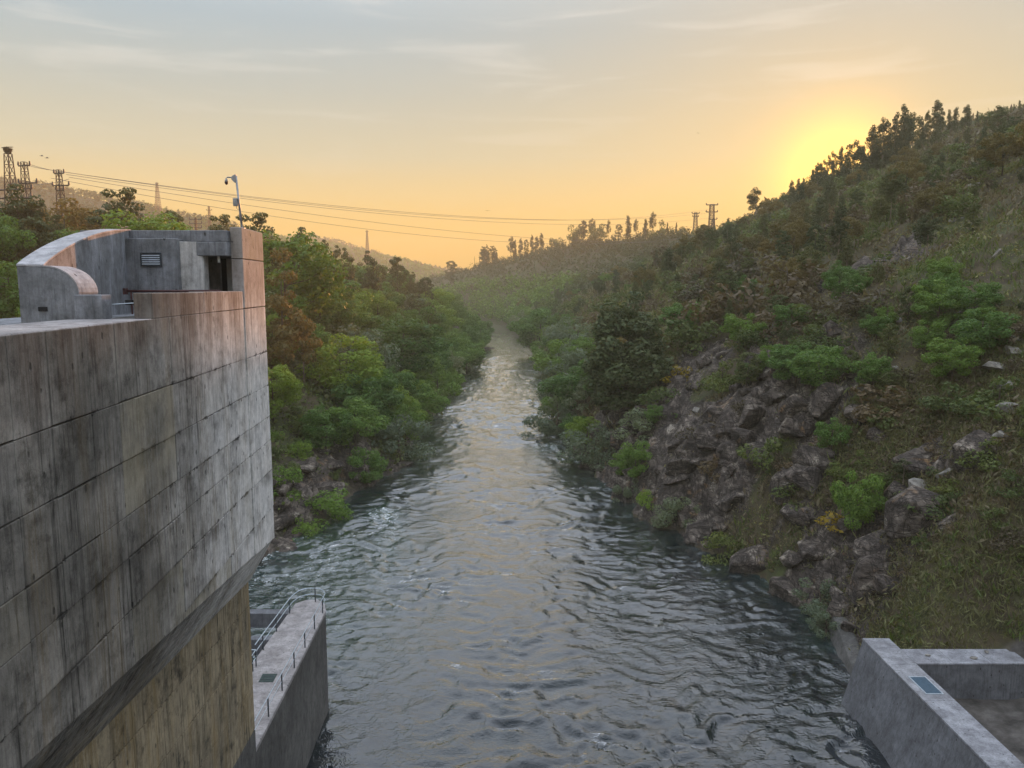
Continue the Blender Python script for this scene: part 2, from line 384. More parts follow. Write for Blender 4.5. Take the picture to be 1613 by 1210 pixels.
# the two shores of the river, metres downstream (Y) -> X
LY = [-60, 40, 60, 75, 84, 101, 123, 164, 227, 300, 365, 470, 562, 640, 720, 820, 950, 1200]
LX = [-30, -30, -29, -28.5, -27, -23.5, -19.5, -18, -18.5, -16, -14, -20, -33, -62, -120, -215, -370, -720]
RY = [-60, 30, 45, 54, 68, 82, 97, 128, 157, 190, 242, 365, 470, 562, 640, 720, 820, 950, 1200]
RX = [27, 27, 27, 27, 28, 24.5, 18, 12.8, 9.5, 11.5, 13., 13.5, 5, -5, -34, -88, -175, -320, -660]
# crest of the right-hand hill: Y -> X, Z
CY_ = [-100, 150, 302, 330, 360, 385, 415, 480, 600, 700, 760, 820, 880, 960, 1100]
CX_ = [215, 205, 193, 182, 171, 153, 132, 114, 94, 53, 27, -4, -41, -90, -200]
CZ_ = [100, 98, 96, 94, 84, 76, 65, 60, 64.6, 66.5, 60, 55, 44, 30, 15]
# far hills: (distance Y, [(X/Y, rise/Y)], steepness)
FAR = [
    (900., [(-1.2, .17), (-.66, .128), (-.60, .124), (-.52, .106), (-.46, .094), (-.41, .083), (-.37, .076), (-.31, .052), (-.27, .040), (-.22, .018), (-.15, -.01), (-.1, -.02), (.5, -.03)], 260.),
    (1500., [(-1.2, .06), (-.36, .070), (-.30, .058), (-.25, .052), (-.22, .047), (-.185, .038), (-.15, .031), (-.12, .023), (-.09, .014), (-.07, .006), (-.03, .0), (.5, -.01)], 380.),
    (1900., [(-1.2, .05), (-.29, .060), (-.26, .062), (-.235, .059), (-.205, .050), (-.16, .036), (-.1, .022), (-.04, .015), (.0, .013), (.1, .01), (.6, .01)], 420.),
]

def shores(Y):
    wob = fbm(Y / 14., Y * 0 + 3.3, 3, 3) * np.where(Y < 45, 0, 1)
    wob2 = fbm(Y / 11., Y * 0 + 8.3, 4, 3) * np.where(Y < 58, 0, 1)
    return np.interp(Y, LY, LX) + wob * 1.8, np.interp(Y, RY, RX) + wob2 * 1.8

def height(X, Y, detail=True):
    X = np.asarray(X, float); Y = np.asarray(Y, float)
    XL, XR = shores(Y)
    # left bank
    d = XL - X
    zl = 26 * (1 - np.exp(-np.maximum(d, 0) / 30.)) + .1 * np.minimum(np.maximum(d, 0), 160)
    zl = zl * (1 - .25 * sstep(330, 600, Y)) * (1 - .45 * sstep(600, 900, Y))
    zl = np.where(d > 0, zl, d * .45)
    # right bank
    e = X - XR
    cx = np.interp(Y, CY_, CX_); cz = np.interp(Y, CY_, CZ_)
    s = e / np.maximum(cx - XR, 20.)
    sp = np.clip(s, 0, 1)
    zr = cz * (.82 * sp + .18 * (1 - np.exp(-sp * 14)))
    zr = np.where(s > 1, cz * (1 - .22 * np.minimum(s - 1, 3)), zr)
    zr = np.where(e > 0, zr, e * .45)
    near = 1 - sstep(900, 1150, Y)
    z = np.where(e > 0, zr, np.where(d > 0, zl, np.maximum(d, e) * .35))
    land = np.maximum(np.maximum(d, e), 0)
    if detail:
        amp = sstep(0, 25, land)
        z = z + amp * near * (fbm(X / 26., Y / 26., 11, 4) * 3.2)
        z = z + sstep(0, 3, land) * (1 - sstep(400, 700, Y)) * (fbm(X / 5., Y / 5., 21, 4) * .8)
        k = rockiness(X, Y)
        v, bx, by = cells(X / 3.4 + fbm(X / 6, Y / 6, 77, 2) * .35, Y / 5.0, 31)
        w, cx2, cy2 = cells(X / 1.5, Y / 2.1 + .3, 37)
        z = z + k * ((v - .5) * 4.6 + bx * (v * 3.4 - 2.4) + by * 1.2 + (w - .5) * 1.3 + cx2 * .7)
        z = np.where(land > 0, np.maximum(z, .05 + .02 * land), z)
    # the low ground inside the training wall, and the fill behind its cross wall
    inn = (X > 25.5) & (Y > -20) & (Y < 49.6)
    z = np.where(inn, np.minimum(z, 2.5 + .5 * fbm(X / 3., Y / 3., 71, 3) + .9 * np.maximum(X - 34.5, 0)), z)
    lim = 4.2 + .75 * np.maximum(X - 33, 0) + .95 * np.maximum(Y - 51, 0) + .5 * fbm(X / 3., Y / 3., 73, 3)
    z = np.where((X > 25.5) & (Y >= 49.6) & (Y < 80), np.minimum(z, lim), z)
    z = np.maximum(z, -3.5)
    z = z * near + np.minimum(z, 8) * (1 - near)
    for Yd, prof, w in FAR:
        a = X / Yd
        r = np.interp(a, [p[0] for p in prof], [p[1] for p in prof])
        q = (Y - Yd) / w
        f = np.where(q < 0, np.exp(-np.abs(q) ** 1.7 * 1.6), 1. / (1 + .12 * q * q))
        zf = (30 + Yd * r + fbm(X / 90., Y / 90., 51, 3) * Yd * .004) * f
        z = np.maximum(z, np.where(Y > 420, zf * sstep(420, 620, Y), -9))
    return z

def rockiness(X, Y):
    XL, XR = shores(Y)
    e = X - XR; d = XL - X
    n = fbm(X / 9., Y / 9., 61, 3)
    c = np.exp(-(np.maximum(e - 7, 0) / 7.) ** 2) * sstep(53, 60, Y) * (1 - sstep(128, 150, Y))            # the crag on the right
    c = np.maximum(c, np.exp(-((e - 15) / 9.) ** 2) * sstep(84, 92, Y) * (1 - sstep(122, 135, Y)))
    c = np.maximum(c, .75 * np.exp(-((e - 18) / 6.) ** 2) * sstep(50, 60, Y) * (1 - sstep(85, 95, Y)) * sstep(-.1, .5, n))
    c = np.maximum(c, .6 * sstep(.30, .55, fbm(X / 10., Y / 10., 66, 3)) * (e > 0) * (Y < 330))
    c = c * (1 - .75 * sstep(.05, .4, fbm(X / 7., Y / 7., 69, 3)))
    c = np.where(e > -1, c, 0)
    l = np.exp(-((d - 3) / 5.) ** 2) * sstep(70, 78, Y) * (1 - sstep(112, 135, Y)) * .75
    l = np.maximum(l, .55 * np.exp(-((d - 1) / 3.) ** 2) * sstep(-.1, .4, n) * (1 - sstep(380, 450, Y)))
    return np.clip(np.maximum(c, np.where(d > -1, l, 0)) * (.75 + .6 * n), 0, 1)
# ---------------------------------------------------------------- ground: one sheet to the horizon
def axis(*segs):
    out = []
    for a, b, st in segs: out.append(np.arange(a, b, st))
    return np.concatenate(out)
gx = np.concatenate([-np.geomspace(300, 2400, 40)[::-1], axis((-295, -130, 6), (-130, -32, 2), (-32, -10, 1.), (-10, 8, 1.4), (8, 62, .62), (62, 110, 1.2), (110, 230, 2.2), (230, 300, 6)), np.geomspace(300, 2400, 40)])
gy = np.concatenate([[-2400, -1200, -500, -250, -120, -60, -20, 0, 15, 30], axis((36, 130, .75), (130, 190, 1.3), (190, 330, 2.2), (330, 620, 5), (620, 1000, 9), (1000, 1800, 20), (1800, 2401, 40))])
GX, GY = np.meshgrid(gx, gy)
GZ = height(GX, GY)
me = grid_mesh('ground', GX, GY, GZ, M['ground'])
att = me.attributes.new('rock', 'FLOAT', 'POINT'); att.data.foreach_set('value', rockiness(GX, GY).ravel().astype(np.float32))
bare_ = ((GX > 25) & (GX < 46) & (GY < 50.5) & (GY > -20)).astype(np.float32); att = me.attributes.new('bare', 'FLOAT', 'POINT'); att.data.foreach_set('value', bare_.ravel())
ground = link(bpy.data.objects.new('ground', me)); tag(ground, kind='structure')

# ---------------------------------------------------------------- river
wx = np.concatenate([-np.geomspace(46, 800, 36)[::-1], axis((-45, 34, .28)), np.geomspace(34, 120, 10)])
wy = np.concatenate([[-200, -60, 0, 15, 24], axis((30, 120, .26), (120, 200, .6), (200, 330, 1.6), (330, 700, 5)), np.geomspace(700, 1300, 16)])
WX, WY = np.meshgrid(wx, wy)
XL, XR = shores(WY)
mid_ = (WX - XL) / (XR - XL)                                   # 0 at the left shore, 1 at the right
qx = WX + 3.2 * fbm(WX / 6., WY / 8., 81, 3); qy = WY + 3.6 * fbm(WX / 6., WY / 8., 87, 3)
amp = np.clip(.85 + .95 * fbm(WX / 9., WY / 15., 93, 3), .25, 1.8)
turb = np.exp(-((WX + 20) / 10.) ** 2) * sstep(50, 64, WY) * (1 - sstep(80, 106, WY))
ridge_ = lambda n: 1 - 2 * np.abs(n)
far_ = sstep(60, 130, WY)
wv = .12 * ridge_(fbm(qx / 1.6, qy / .95, 101, 1)) * amp * (1 - .4 * far_) + .15 * fbm(qx / 6.5, qy / 4., 105, 2) * amp + .055 * fbm(qx / .8, qy / .6, 103, 1) * amp * (1 - .6 * far_)
wv = wv + .17 * ridge_(fbm(qx / 3.2, qy / 2.3, 111, 1)) * amp * far_ + .11 * ridge_(fbm(qx / 1.5, qy / 1.7, 113, 1)) * amp * far_
wv = wv + (.10 * ridge_(fbm(qx / 1.3, qy / 1.1, 107, 2)) + .05 * fbm(WX / .8, WY / .8, 108, 2)) * turb
riff = np.exp(-((WX - 6.5) / 3.2) ** 2 - ((WY - 141) / 3.) ** 2) + np.exp(-((WX + 17.5) / 2.2) ** 2 - ((WY - 99) / 3.5) ** 2) + .7 * np.exp(-((WX + 3) / 5) ** 2 - ((WY - 178) / 6) ** 2)
wv = wv + riff * (.10 + .28 * fbm(WX / .9, WY / .8, 109, 3))
wv = wv * (1 - sstep(300, 700, WY) * .6) * (WY > 25) * (np.abs(WX) < 46)
me = grid_mesh('river', WX, WY, wv, None)
fo = me.attributes.new('foam', 'FLOAT', 'POINT')
riff = riff + .55 * np.exp(-((WX - 5.5 - .05 * (WY - 141)) / 2.2) ** 2) * sstep(112, 138, WY) * (1 - sstep(138, 144, WY)) + .5 * np.exp(-((WX + 15.5 - .12 * (99 - WY)) / 1.6) ** 2) * sstep(74, 96, WY) * (1 - sstep(97, 102, WY))
edge = np.exp(-np.minimum(WX - XL, XR - WX).clip(0) / 1.6) * .5 * (WY > 60)
fo.data.foreach_set('value', np.clip(np.minimum(riff, .8) * .62 + turb * .45 + edge, 0, 1).ravel().astype(np.float32))
t = NT('river_water'); P = t.pos((1., 1.0, 1))
wq = t.noise(t.pos((.22, .2, .2)), 1., 4, .6, .8)
r1 = t.noise(t.pos((.9, 1.5, 1)), 1., 2, .5, 1.2); r2 = t.noise(t.pos((2.3, 3.4, 1)), 1., 1, .5, .8)
wav = t.math('ADD', t.math('MULTIPLY', r1, .8), t.math('MULTIPLY', r2, .5))
# thin curling creases of the current
for sc_, ds_, w_, k_ in (((.34, .42, 1), 2.2, .030, .34), ((.62, .50, 1), 1.6, .035, .26), ((1.3, 1.5, 1), 1.2, .05, .16)):
    ln = t.math('ABSOLUTE', t.math('SUBTRACT', t.noise(t.pos(sc_), 1., 3, .5, ds_), .5))
    wav = t.math('ADD', wav, t.math('MULTIPLY', t.rng(ln, 0., w_, 1., 0.), k_ * .6))
wav = t.math('MULTIPLY', wav, t.rng(wq, .3, .65, .55, 1.1))
foam = t.n('ShaderNodeAttribute', attribute_name='foam').outputs['Fac']
fn = t.noise(t.pos((1.1, .8, 1)), 1.5, 7, .75, 1.2)
fk = t.rng(t.math('ADD', fn, t.math('MULTIPLY', foam, .42)), .74, .92)
milk = t.math('MULTIPLY', foam, .55)
deep = t.mix(t.rng(wq, .35, .65), (.002, .006, .010), (.006, .013, .016))
col = t.mix(milk, deep, (.07, .125, .115)); col = t.mix(fk, col, (.62, .66, .66))
nb = t.bump(wav, .24, .25)
dif = t.n('ShaderNodeBsdfDiffuse'); t.put(dif.inputs[0], col)
gl = t.n('ShaderNodeBsdfGlossy'); gl.inputs['Roughness'].default_value = .03; t.put(gl.inputs['Color'], (.97, .98, 1.)); t.put(gl.inputs['Normal'], nb)
lw = t.n('ShaderNodeLayerWeight'); lw.inputs['Blend'].default_value = .5; t.put(lw.inputs['Normal'], nb)
fr = t.math('ADD', t.math('MULTIPLY', t.math('POWER', lw.outputs['Facing'], 2.4), .98), .01)
fr = t.math('MULTIPLY', fr, t.math('SUBTRACT', 1., fk))
mx = t.n('ShaderNodeMixShader'); t.put(mx.inputs[0], fr); t.put(mx.inputs[1], dif.outputs[0]); t.put(mx.inputs[2], gl.outputs[0]); t.put(t.out.inputs[0], mx.outputs[0])
me.materials.append(t.m)
river = link(bpy.data.objects.new('river', me)); tag(river, kind='structure')

# ---------------------------------------------------------------- the dam's downstream wall on the left
WS = -.077
def wxp(y, off=0.): return -8.0 + WS * y + off               # X of the wall face at Y (off < 0: further in)
def zbot(y): return 18.95 + (32.85 - y) * .1137                # its lower edge climbs towards the dam
dam = empty('dam_wall', (-10.3, 29, 0), 'tall stained grey concrete dam wall of panels overhanging a darker ochre streaked base', 'dam wall')
def child(mb, name, mat, parent, bevel=0., smooth=False):
    o = mb.build(name, mat, parent, bevel, smooth)
    o.matrix_parent_inverse = Matrix.Translation(parent.location).inverted(); return o
mb = MB()                                                      # core behind the panels, set back so the joints show
mb.hexa([(wxp(1, -2.6), 1, zbot(1) - .02), (wxp(1, -.07), 1, zbot(1) + .03), (wxp(32.8, -.07), 32.8, zbot(32.8) + .03), (wxp(32.8, -2.6), 32.8, zbot(32.8) - .02),
         (wxp(1, -2.6), 1, 29.0), (wxp(1, -.07), 1, 29.0), (wxp(32.8, -.07), 32.8, 29.0), (wxp(32.8, -2.6), 32.8, 29.0)])
child(mb, 'wall_core', M['joint'], dam)
ZJ = [29.1, 27.2, 25.75, 24.4, 23.35, 22.05, 20.4]
YJ = [1.0, 5., 8.6, 11.4, 13.75, 15.1, 16.8, 18.2, 21.75, 26.5, 29.62, 32.88]
for j in range(len(YJ) - 1):
    y0, y1 = YJ[j], YJ[j + 1]
    zs = [z for z in ZJ if z > zbot((y0 + y1) / 2) + .45] + [None]
    for i in range(len(zs) - 1):
        gap = .005 + (.022 if y0 < 21 else .010) * rng.random() ** 2; gv = .005 + .010 * rng.random() ** 2
        prd = rng.uniform(-.012, .012) + (.045 if j == len(YJ) - 2 else 0)
        ta, tb = zs[i] - gap * (i > 0), zs[i] - gap * (i > 0)
        ba, bb = (zs[i + 1] + gap,) * 2 if zs[i + 1] is not None else (zbot(y0), zbot(y1))
        ya, yb = y0 + gv, y1 - gv
        dy = lambda k: rng.uniform(-.012, .012)
        mb = MB(); mb.hexa([(wxp(ya, -.09), ya, ba), (wxp(ya, prd), ya, ba + dy(0)), (wxp(yb, prd), yb, bb + dy(0)), (wxp(yb, -.09), yb, bb),
                            (wxp(ya, -.09), ya, ta), (wxp(ya, prd), ya, ta + dy(0)), (wxp(yb, prd), yb, tb + dy(0)), (wxp(yb, -.09), yb, tb)])
        child(mb, 'concrete_panel', M['wall'], dam, .012)
# sloping corbel under the overhang, board marked
NB = 7
for k in range(NB):
    f0, f1 = k / NB + .006, (k + 1) / NB - .006
    a = lambda y, f: (wxp(y, -.02 - 1.05 * f), y, zbot(y) - .005 - 1.88 * f)
    n_ = lambda y, f: (wxp(y, -.30 - 1.05 * f), y, zbot(y) + .10 - 1.88 * f)
    mb = MB(); mb.hexa([n_(1, f0), a(1, f0), a(32.86, f0), n_(32.86, f0), n_(1, f1), a(1, f1), a(32.86, f1), n_(32.86, f1)])
    child(mb, 'corbel_board', M['wall'], dam)
mb = MB(); mb.hexa([(wxp(1, -2.5), 1, zbot(1) - 1.9), (wxp(1, -1.2), 1, zbot(1) - 1.9), (wxp(32.8, -1.2), 32.8, zbot(32.8) - 1.9), (wxp(32.8, -2.5), 32.8, zbot(32.8) - 1.9),
                    (wxp(1, -2.5), 1, zbot(1) - .1), (wxp(1, -.25), 1, zbot(1) - .1), (wxp(32.8, -.25), 32.8, zbot(32.8) - .1), (wxp(32.8, -2.5), 32.8, zbot(32.8) - .1)])
child(mb, 'corbel_core', M['joint'], dam)
# lower wall under the corbel
mb = MB(); mb.box((-14.9, 1, -3), (-14.0, 32.3, 17)); mb.hexa([(wxp(1, -3.2), 1, -3), (wxp(1, -1.16), 1, -3), (wxp(32.4, -1.16), 32.4, -3), (wxp(32.4, -3.2), 32.4, -3),
                    (wxp(1, -3.2), 1, zbot(1) - 1.8), (wxp(1, -1.16), 1, zbot(1) - 1.8), (wxp(32.4, -1.16), 32.4, zbot(32.4) - 1.8), (wxp(32.4, -3.2), 32.4, zbot(32.4) - 1.8)])
child(mb, 'base_core', M['joint'], dam)
LYJ = [1, 6, 10, 13.8, 17.0, 20.2, 23.2, 26.2, 29.3, 32.45]
off = [1.15, 2.9, 4.9, 7.0, 9.3, 12.0, 15.0, 20.2]
for j in range(len(LYJ) - 1):
    y0, y1 = LYJ[j] + .012, LYJ[j + 1] - .012
    for i in range(-1, len(off) - 1):
        top = lambda y: (zbot(y) - 1.78) if i < 0 else (zbot(y) - 1.85 - off[i] - .022)
        bot = lambda y: (zbot(y) - 1.85 - off[i + 1] + .022)
        prd = -1.09 + rng.uniform(-.01, .01)
        mb = MB(); mb.hexa([(wxp(y0, -1.2), y0, bot(y0)), (wxp(y0, prd), y0, bot(y0)), (wxp(y1, prd), y1, bot(y1)), (wxp(y1, -1.2), y1, bot(y1)),
                            (wxp(y0, -1.2), y0, top(y0)), (wxp(y0, prd), y0, top(y0)), (wxp(y1, prd), y1, top(y1)), (wxp(y1, -1.2), y1, top(y1))])
        child(mb, 'base_panel', M['lower'] if i < 3 else M['darkcon'], dam, .01)
# coping slabs along the top
for j in range(6):
    y0, y1 = 2 + j * 3.0, 2 + j * 3.0 + 2.98
    mb = MB(); mb.hexa([(wxp(y0, -1.95), y0, 29.0), (wxp(y0, -.015), y0, 29.0), (wxp(y1, -.015), y1, 29.0), (wxp(y1, -1.95), y1, 29.0),
                        (wxp(y0, -1.95), y0, 29.13), (wxp(y0, -.015), y0, 29.13), (wxp(y1, -.015), y1, 29.13), (wxp(y1, -1.95), y1, 29.13)])
    child(mb, 'coping_slab', M['deck'], dam, .02)
mb = MB(); mb.hexa([(wxp(20, -1.95), 20, 28.9), (wxp(20, -.02), 20, 28.9), (wxp(20.58, -.02), 20.58, 28.9), (wxp(20.58, -1.95), 20.58, 28.9), (wxp(20, -1.95), 20, 29.12), (wxp(20, -.02), 20, 29.12), (wxp(20.58, -.02), 20.58, 29.12), (wxp(20.58, -1.95), 20.58, 29.12)])
child(mb, 'coping_slab', M['deck'], dam, .02)
# parapet: a return face, three bays
PYJ = [20.6, 24.9, 29.6]
for j in range(2):
    y0, y1 = PYJ[j] + .004, PYJ[j + 1] - .004
    mb = MB(); mb.hexa([(wxp(y0, -.5), y0, 29.115), (wxp(y0, 0), y0, 29.115), (wxp(y1, 0), y1, 29.115), (wxp(y1, -.5), y1, 29.115),
                        (wxp(y0, -.5), y0, 29.80), (wxp(y0, 0), y0, 29.80), (wxp(y1, 0), y1, 29.78), (wxp(y1, -.5), y1, 29.78)])
    child(mb, 'parapet', M['wall'], dam, .02)
# end pier standing above the parapet
zp = [29.12, 31.0, 32.2]
for a_, b_ in zip(zp, zp[1:]):
    mb = MB(); mb.hexa([(wxp(29.62, -.40), 29.62, a_ + .012), (wxp(29.62, .045), 29.62, a_ + .012), (wxp(32.88, .045), 32.88, a_ + .012), (wxp(32.88, -.6), 32.88, a_ + .012),
                        (wxp(29.62, -.40), 29.62, b_ - .012), (wxp(29.62, .045), 29.62, b_ - .012), (wxp(32.88, .045), 32.88, b_ - .012), (wxp(32.88, -.6), 32.88, b_ - .012)])
    child(mb, 'end_pier_block', M['wall'], dam, .025)

# ---------------------------------------------------------------- gatehouse with the curved wing wall
gh = empty('gatehouse', (-13, 28, 29), 'grey concrete gatehouse with curved wing wall and louvred vent on top of the dam wall', 'gatehouse')
def gchild(mb, name, mat, parent=gh, bevel=0.02, smooth=False):
    o = mb.build(name, mat, parent, bevel, smooth); base = parent.location if parent is gh else gh.location
    o.matrix_parent_inverse = Matrix.Translation(gh.location).inverted() if parent is gh else Matrix()
    return o
def sub(mb, name, mat, part, bevel=0.):                         # a piece of a part; world coordinates like its part
    o = mb.build(name, mat, part, bevel); return o
GD = 28.2
mb = MB(); mb.hexa([(-15.6, 20.3, 26), (-10.4, 20.3, 26), (-10.9, 33.5, 26), (-16.4, 33.5, 26), (-15.6, 20.3, 28.98), (-10.4, 20.3, 28.98), (-10.9, 33.5, 28.98), (-16.4, 33.5, 28.98)])
gchild(mb, 'floor_slab', M['house'])
A, B = Vector((-12.95, 20.35)), Vector((-15.0, 29.4)); nrm = Vector(((B - A).y, -(B - A).x)).normalized()
NS = 24; outer = []
bm = bmesh.new(); vs = []
for i in range(NS + 1):
    s_ = i / NS; p = A.lerp(B, s_); q = p + nrm * .62; zt = 30.5 + 1.55 * (.45 * s_ ** .8 + .55 * (1 - (1 - s_) ** 2.2))
    vs.append([bm.verts.new(c) for c in ((p.x, p.y, GD), (q.x, q.y, GD), (q.x, q.y, zt), (p.x, p.y, zt))])
for a_, b_ in zip(vs, vs[1:]):
    for k in range(4): bm.faces.new([a_[k], a_[(k + 1) % 4], b_[(k + 1) % 4], b_[k]])
bm.faces.new(vs[0]); bm.faces.new(vs[-1][::-1])
mb = MB(); mb.bm.free(); mb.bm = bm
gchild(mb, 'curved_wing_wall', M['house'], bevel=0)
bm = bmesh.new(); vs = []
for i in range(NS + 1):                                         # paler strip over the top of the arch
    s_ = i / NS; p = A.lerp(B, s_) - nrm * .012; q = A.lerp(B, s_) + nrm * .632; zt = 30.5 + 1.55 * (.45 * s_ ** .8 + .55 * (1 - (1 - s_) ** 2.2))
    vs.append([bm.verts.new(c) for c in ((p.x, p.y, zt + .003), (q.x, q.y, zt + .003), (q.x, q.y, zt + .05), (p.x, p.y, zt + .05))])
for a_, b_ in zip(vs, vs[1:]):
    for k in range(4): bm.faces.new([a_[k], a_[(k + 1) % 4], b_[(k + 1) % 4], b_[k]])
bm.faces.new(vs[0]); bm.faces.new(vs[-1][::-1])
mb = MB(); mb.bm.free(); mb.bm = bm
gchild(mb, 'arched_coping', M['palecap'], bevel=0)
# end wall with its quarter-round shoulder, facing the camera
arc = [(-12.93, 20.3, GD), (-11.35, 20.3, GD), (-11.35, 20.3, 29.78)] + [(-12.25 + .9 * math.cos(a_), 20.3, 29.78 + .70 * math.sin(a_)) for a_ in [R(10 * k) for k in range(1, 10)]] + [(-12.93, 20.3, 30.5)]
mb = MB(); mb.prism(arc, (0, .92, 0)); ew = gchild(mb, 'end_wall', M['house'], bevel=0.015)
pr_ = [(x, z) for x, y_, z in arc[2:]]
bm = bmesh.new(); vs = [[bm.verts.new(c) for c in ((x, 20.292, z + .003), (x, 21.23, z + .003), (x + .012, 21.23, z + .038), (x + .012, 20.292, z + .038))] for x, z in pr_]
for a_, b_ in zip(vs, vs[1:]):
    for k in range(4): bm.faces.new([a_[k], a_[(k + 1) % 4], b_[(k + 1) % 4], b_[k]])
bm.faces.new(vs[0]); bm.faces.new(vs[-1][::-1])
mb = MB(); mb.bm.free(); mb.bm = bm
gchild(mb, 'shoulder_coping', M['palecap'], bevel=0)
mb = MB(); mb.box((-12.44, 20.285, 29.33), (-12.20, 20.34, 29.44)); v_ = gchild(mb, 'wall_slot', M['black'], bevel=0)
mb = MB(); mb.box((-11.348, 20.02, GD), (-10.62, 20.52, 29.76)); gchild(mb, 'upstand_block', M['house'])
# front: vent bay, slanted bay, lintel, doorway
mb = MB(); mb.box((-15.05, 28.75, GD), (-12.36, 29.75, 31.72)); bay = gchild(mb, 'vent_bay', M['house'])
mb = MB(); mb.hexa([(-12.36, 29.02, GD), (-11.60, 29.3, GD), (-11.60, 29.75, GD), (-12.36, 29.75, GD), (-12.36, 29.02, 31.62), (-11.60, 29.3, 31.62), (-11.60, 29.75, 31.62), (-12.36, 29.75, 31.62)])
gchild(mb, 'side_bay', M['pale'], bevel=.01)
mb = MB(); mb.box((-11.9, 29.22, 31.10), (-10.68, 29.9, 31.62)); gchild(mb, 'door_lintel', M['house'])
mb = MB(); mb.box((-16.2, 29.32, 31.625), (-10.70, 33.3, 32.05)); gchild(mb, 'roof_slab', M['house'])
mb = MB(); mb.box((-16.2, 32.9, GD), (-10.9, 33.2, 31.62)); gchild(mb, 'rear_wall', M['house'])
mb = MB(); mb.box((-11.60, 30.9, GD), (-10.72, 31.02, 31.62)); gchild(mb, 'doorway_back', M['house'], bevel=0)
mb = MB(); mb.box((-11.30, 30.80, 28.99), (-10.78, 30.88, 31.05)); door = gchild(mb, 'door', M['grey'], bevel=.01)
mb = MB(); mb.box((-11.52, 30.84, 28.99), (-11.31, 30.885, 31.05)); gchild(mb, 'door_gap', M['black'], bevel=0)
mb = MB(); mb.tube([(-11.15, 29.6, 31.1), (-11.12, 29.56, 30.86)], .05, 10); gchild(mb, 'doorway_lamp', M['white'], bevel=0)
mb = MB(); mb.box((-10.735, 29.585, 31.12), (-10.70, 29.612, 31.5)); gchild(mb, 'white_strip', M['white'], bevel=0)
# louvred vent
vx0, vx1, vz0, vz1, vy = -13.70, -12.93, 30.70, 31.20, 28.75
mb = MB()
for a_, b_ in (((vx0, vy - .05, vz1 - .04), (vx1, vy + .02, vz1)), ((vx0, vy - .05, vz0), (vx1, vy + .02, vz0 + .04)), ((vx0, vy - .05, vz0 + .04), (vx0 + .05, vy + .02, vz1 - .04)), ((vx1 - .05, vy - .05, vz0 + .04), (vx1, vy + .02, vz1 - .04))): mb.box(a_, b_)
vent = gchild(mb, 'vent', M['post'], bevel=0)
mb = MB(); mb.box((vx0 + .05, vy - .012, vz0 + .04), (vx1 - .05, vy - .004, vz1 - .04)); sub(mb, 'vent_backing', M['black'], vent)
for k in range(5):
    z = vz0 + .065 + k * .078
    mb = MB(); mb.hexa([(vx0 + .055, vy - .055, z), (vx1 - .055, vy - .055, z), (vx1 - .055, vy - .02, z + .035), (vx0 + .055, vy - .02, z + .035),
                        (vx0 + .055, vy - .05, z + .012), (vx1 - .055, vy - .05, z + .012), (vx1 - .055, vy - .015, z + .047), (vx0 + .055, vy - .015, z + .047)])
    sub(mb, 'slat', M['louvre'], vent)
hr = empty('handrail', (-13.6, 27.4, 29.74), 'dark red tube handrail running behind the parapet towards the doorway', 'handrail')
mb = MB(); mb.tube([(-13.75, 27.6, 29.80), (-10.75, 28.6, 29.80)], .045, 10); child(mb, 'tube', M['redpipe'], hr, smooth=True)
mb = MB(); mb.box((-13.82, 27.5, 29.68), (-13.72, 27.7, 29.90)); child(mb, 'bracket', M['redpipe'], hr, .01)
for x_, y_ in ((-13.6, 27.66), (-11.9, 28.22)):
    mb = MB(); mb.tube([(x_, y_, 28.97), (x_, y_, 29.78)], .03, 8); child(mb, 'post', M['redpipe'], hr)
tr = empty('thin_rail', (-10.5, 20.6, 29.1), 'thin pale bar and upright closing the gap beside the parapet end', 'rail')
mb = MB(); mb.tube([(-10.62, 20.55, 29.50), (-10.02, 20.75, 29.54)], .014, 6); child(mb, 'bar', M['rail'], tr)
mb = MB(); mb.tube([(-10.10, 20.75, 29.1), (-10.10, 20.75, 29.78)], .018, 6); child(mb, 'upright', M['rail'], tr)
mb = MB(); mb.box((-10.36, 20.7, 29.48), (-10.16, 20.85, 29.62)); child(mb, 'lock_box', M['black'], tr, .01)

# ---------------------------------------------------------------- security camera pole on the end pier
cp = empty('camera_pole', (-10.55, 30.6, 32.2), 'slim leaning steel pole with a hanging dome camera on top of the end pier', 'camera pole')
mb = MB(); mb.tube([(-10.55, 30.6, 32.2), (-10.70, 30.6, 34.22)], .045, 10, .038); child(mb, 'pole', M['steel'], cp, smooth=True)
mb = MB(); mb.box((-10.66, 30.50, 32.2), (-10.44, 30.70, 32.23)); child(mb, 'base_plate', M['steel'], cp, .005)
mb = MB(); mb.prism([(-10.73, 30.53, 34.26), (-10.84, 30.53, 34.20), (-10.87, 30.53, 34.08), (-10.76, 30.53, 33.96), (-10.69, 30.53, 33.94), (-10.68, 30.53, 34.26)], (0, .14, 0)); child(mb, 'bracket_housing', M['grey'], cp, .01)
mb = MB(); mb.tube([(-10.86, 30.6, 34.15), (-11.04, 30.6, 34.16), (-11.08, 30.6, 34.12), (-11.08, 30.6, 34.06)], .026, 8); child(mb, 'arm', M['steel'], cp, smooth=True)
mb = MB(); mb.tube([(-11.08, 30.6, 34.09), (-11.08, 30.6, 33.98)], .045, 12, .068); dc = child(mb, 'dome_camera', M['grey'], cp, smooth=True)
mb = MB(); mb.ball((-11.08, 30.6, 33.955), .066, 2, (1, 1, 1.25)); o = mb.build('dome', M['redpipe'], dc, smooth=True)
mb = MB(); mb.box((-10.83, 30.50, 33.06), (-10.665, 30.62, 33.36)); jb = child(mb, 'junction_box', M['grey'], cp, .01)
mb = MB(); mb.box((-10.815, 30.488, 33.08), (-10.68, 30.498, 33.34)); mb.build('box_lid', M['steel'], jb)
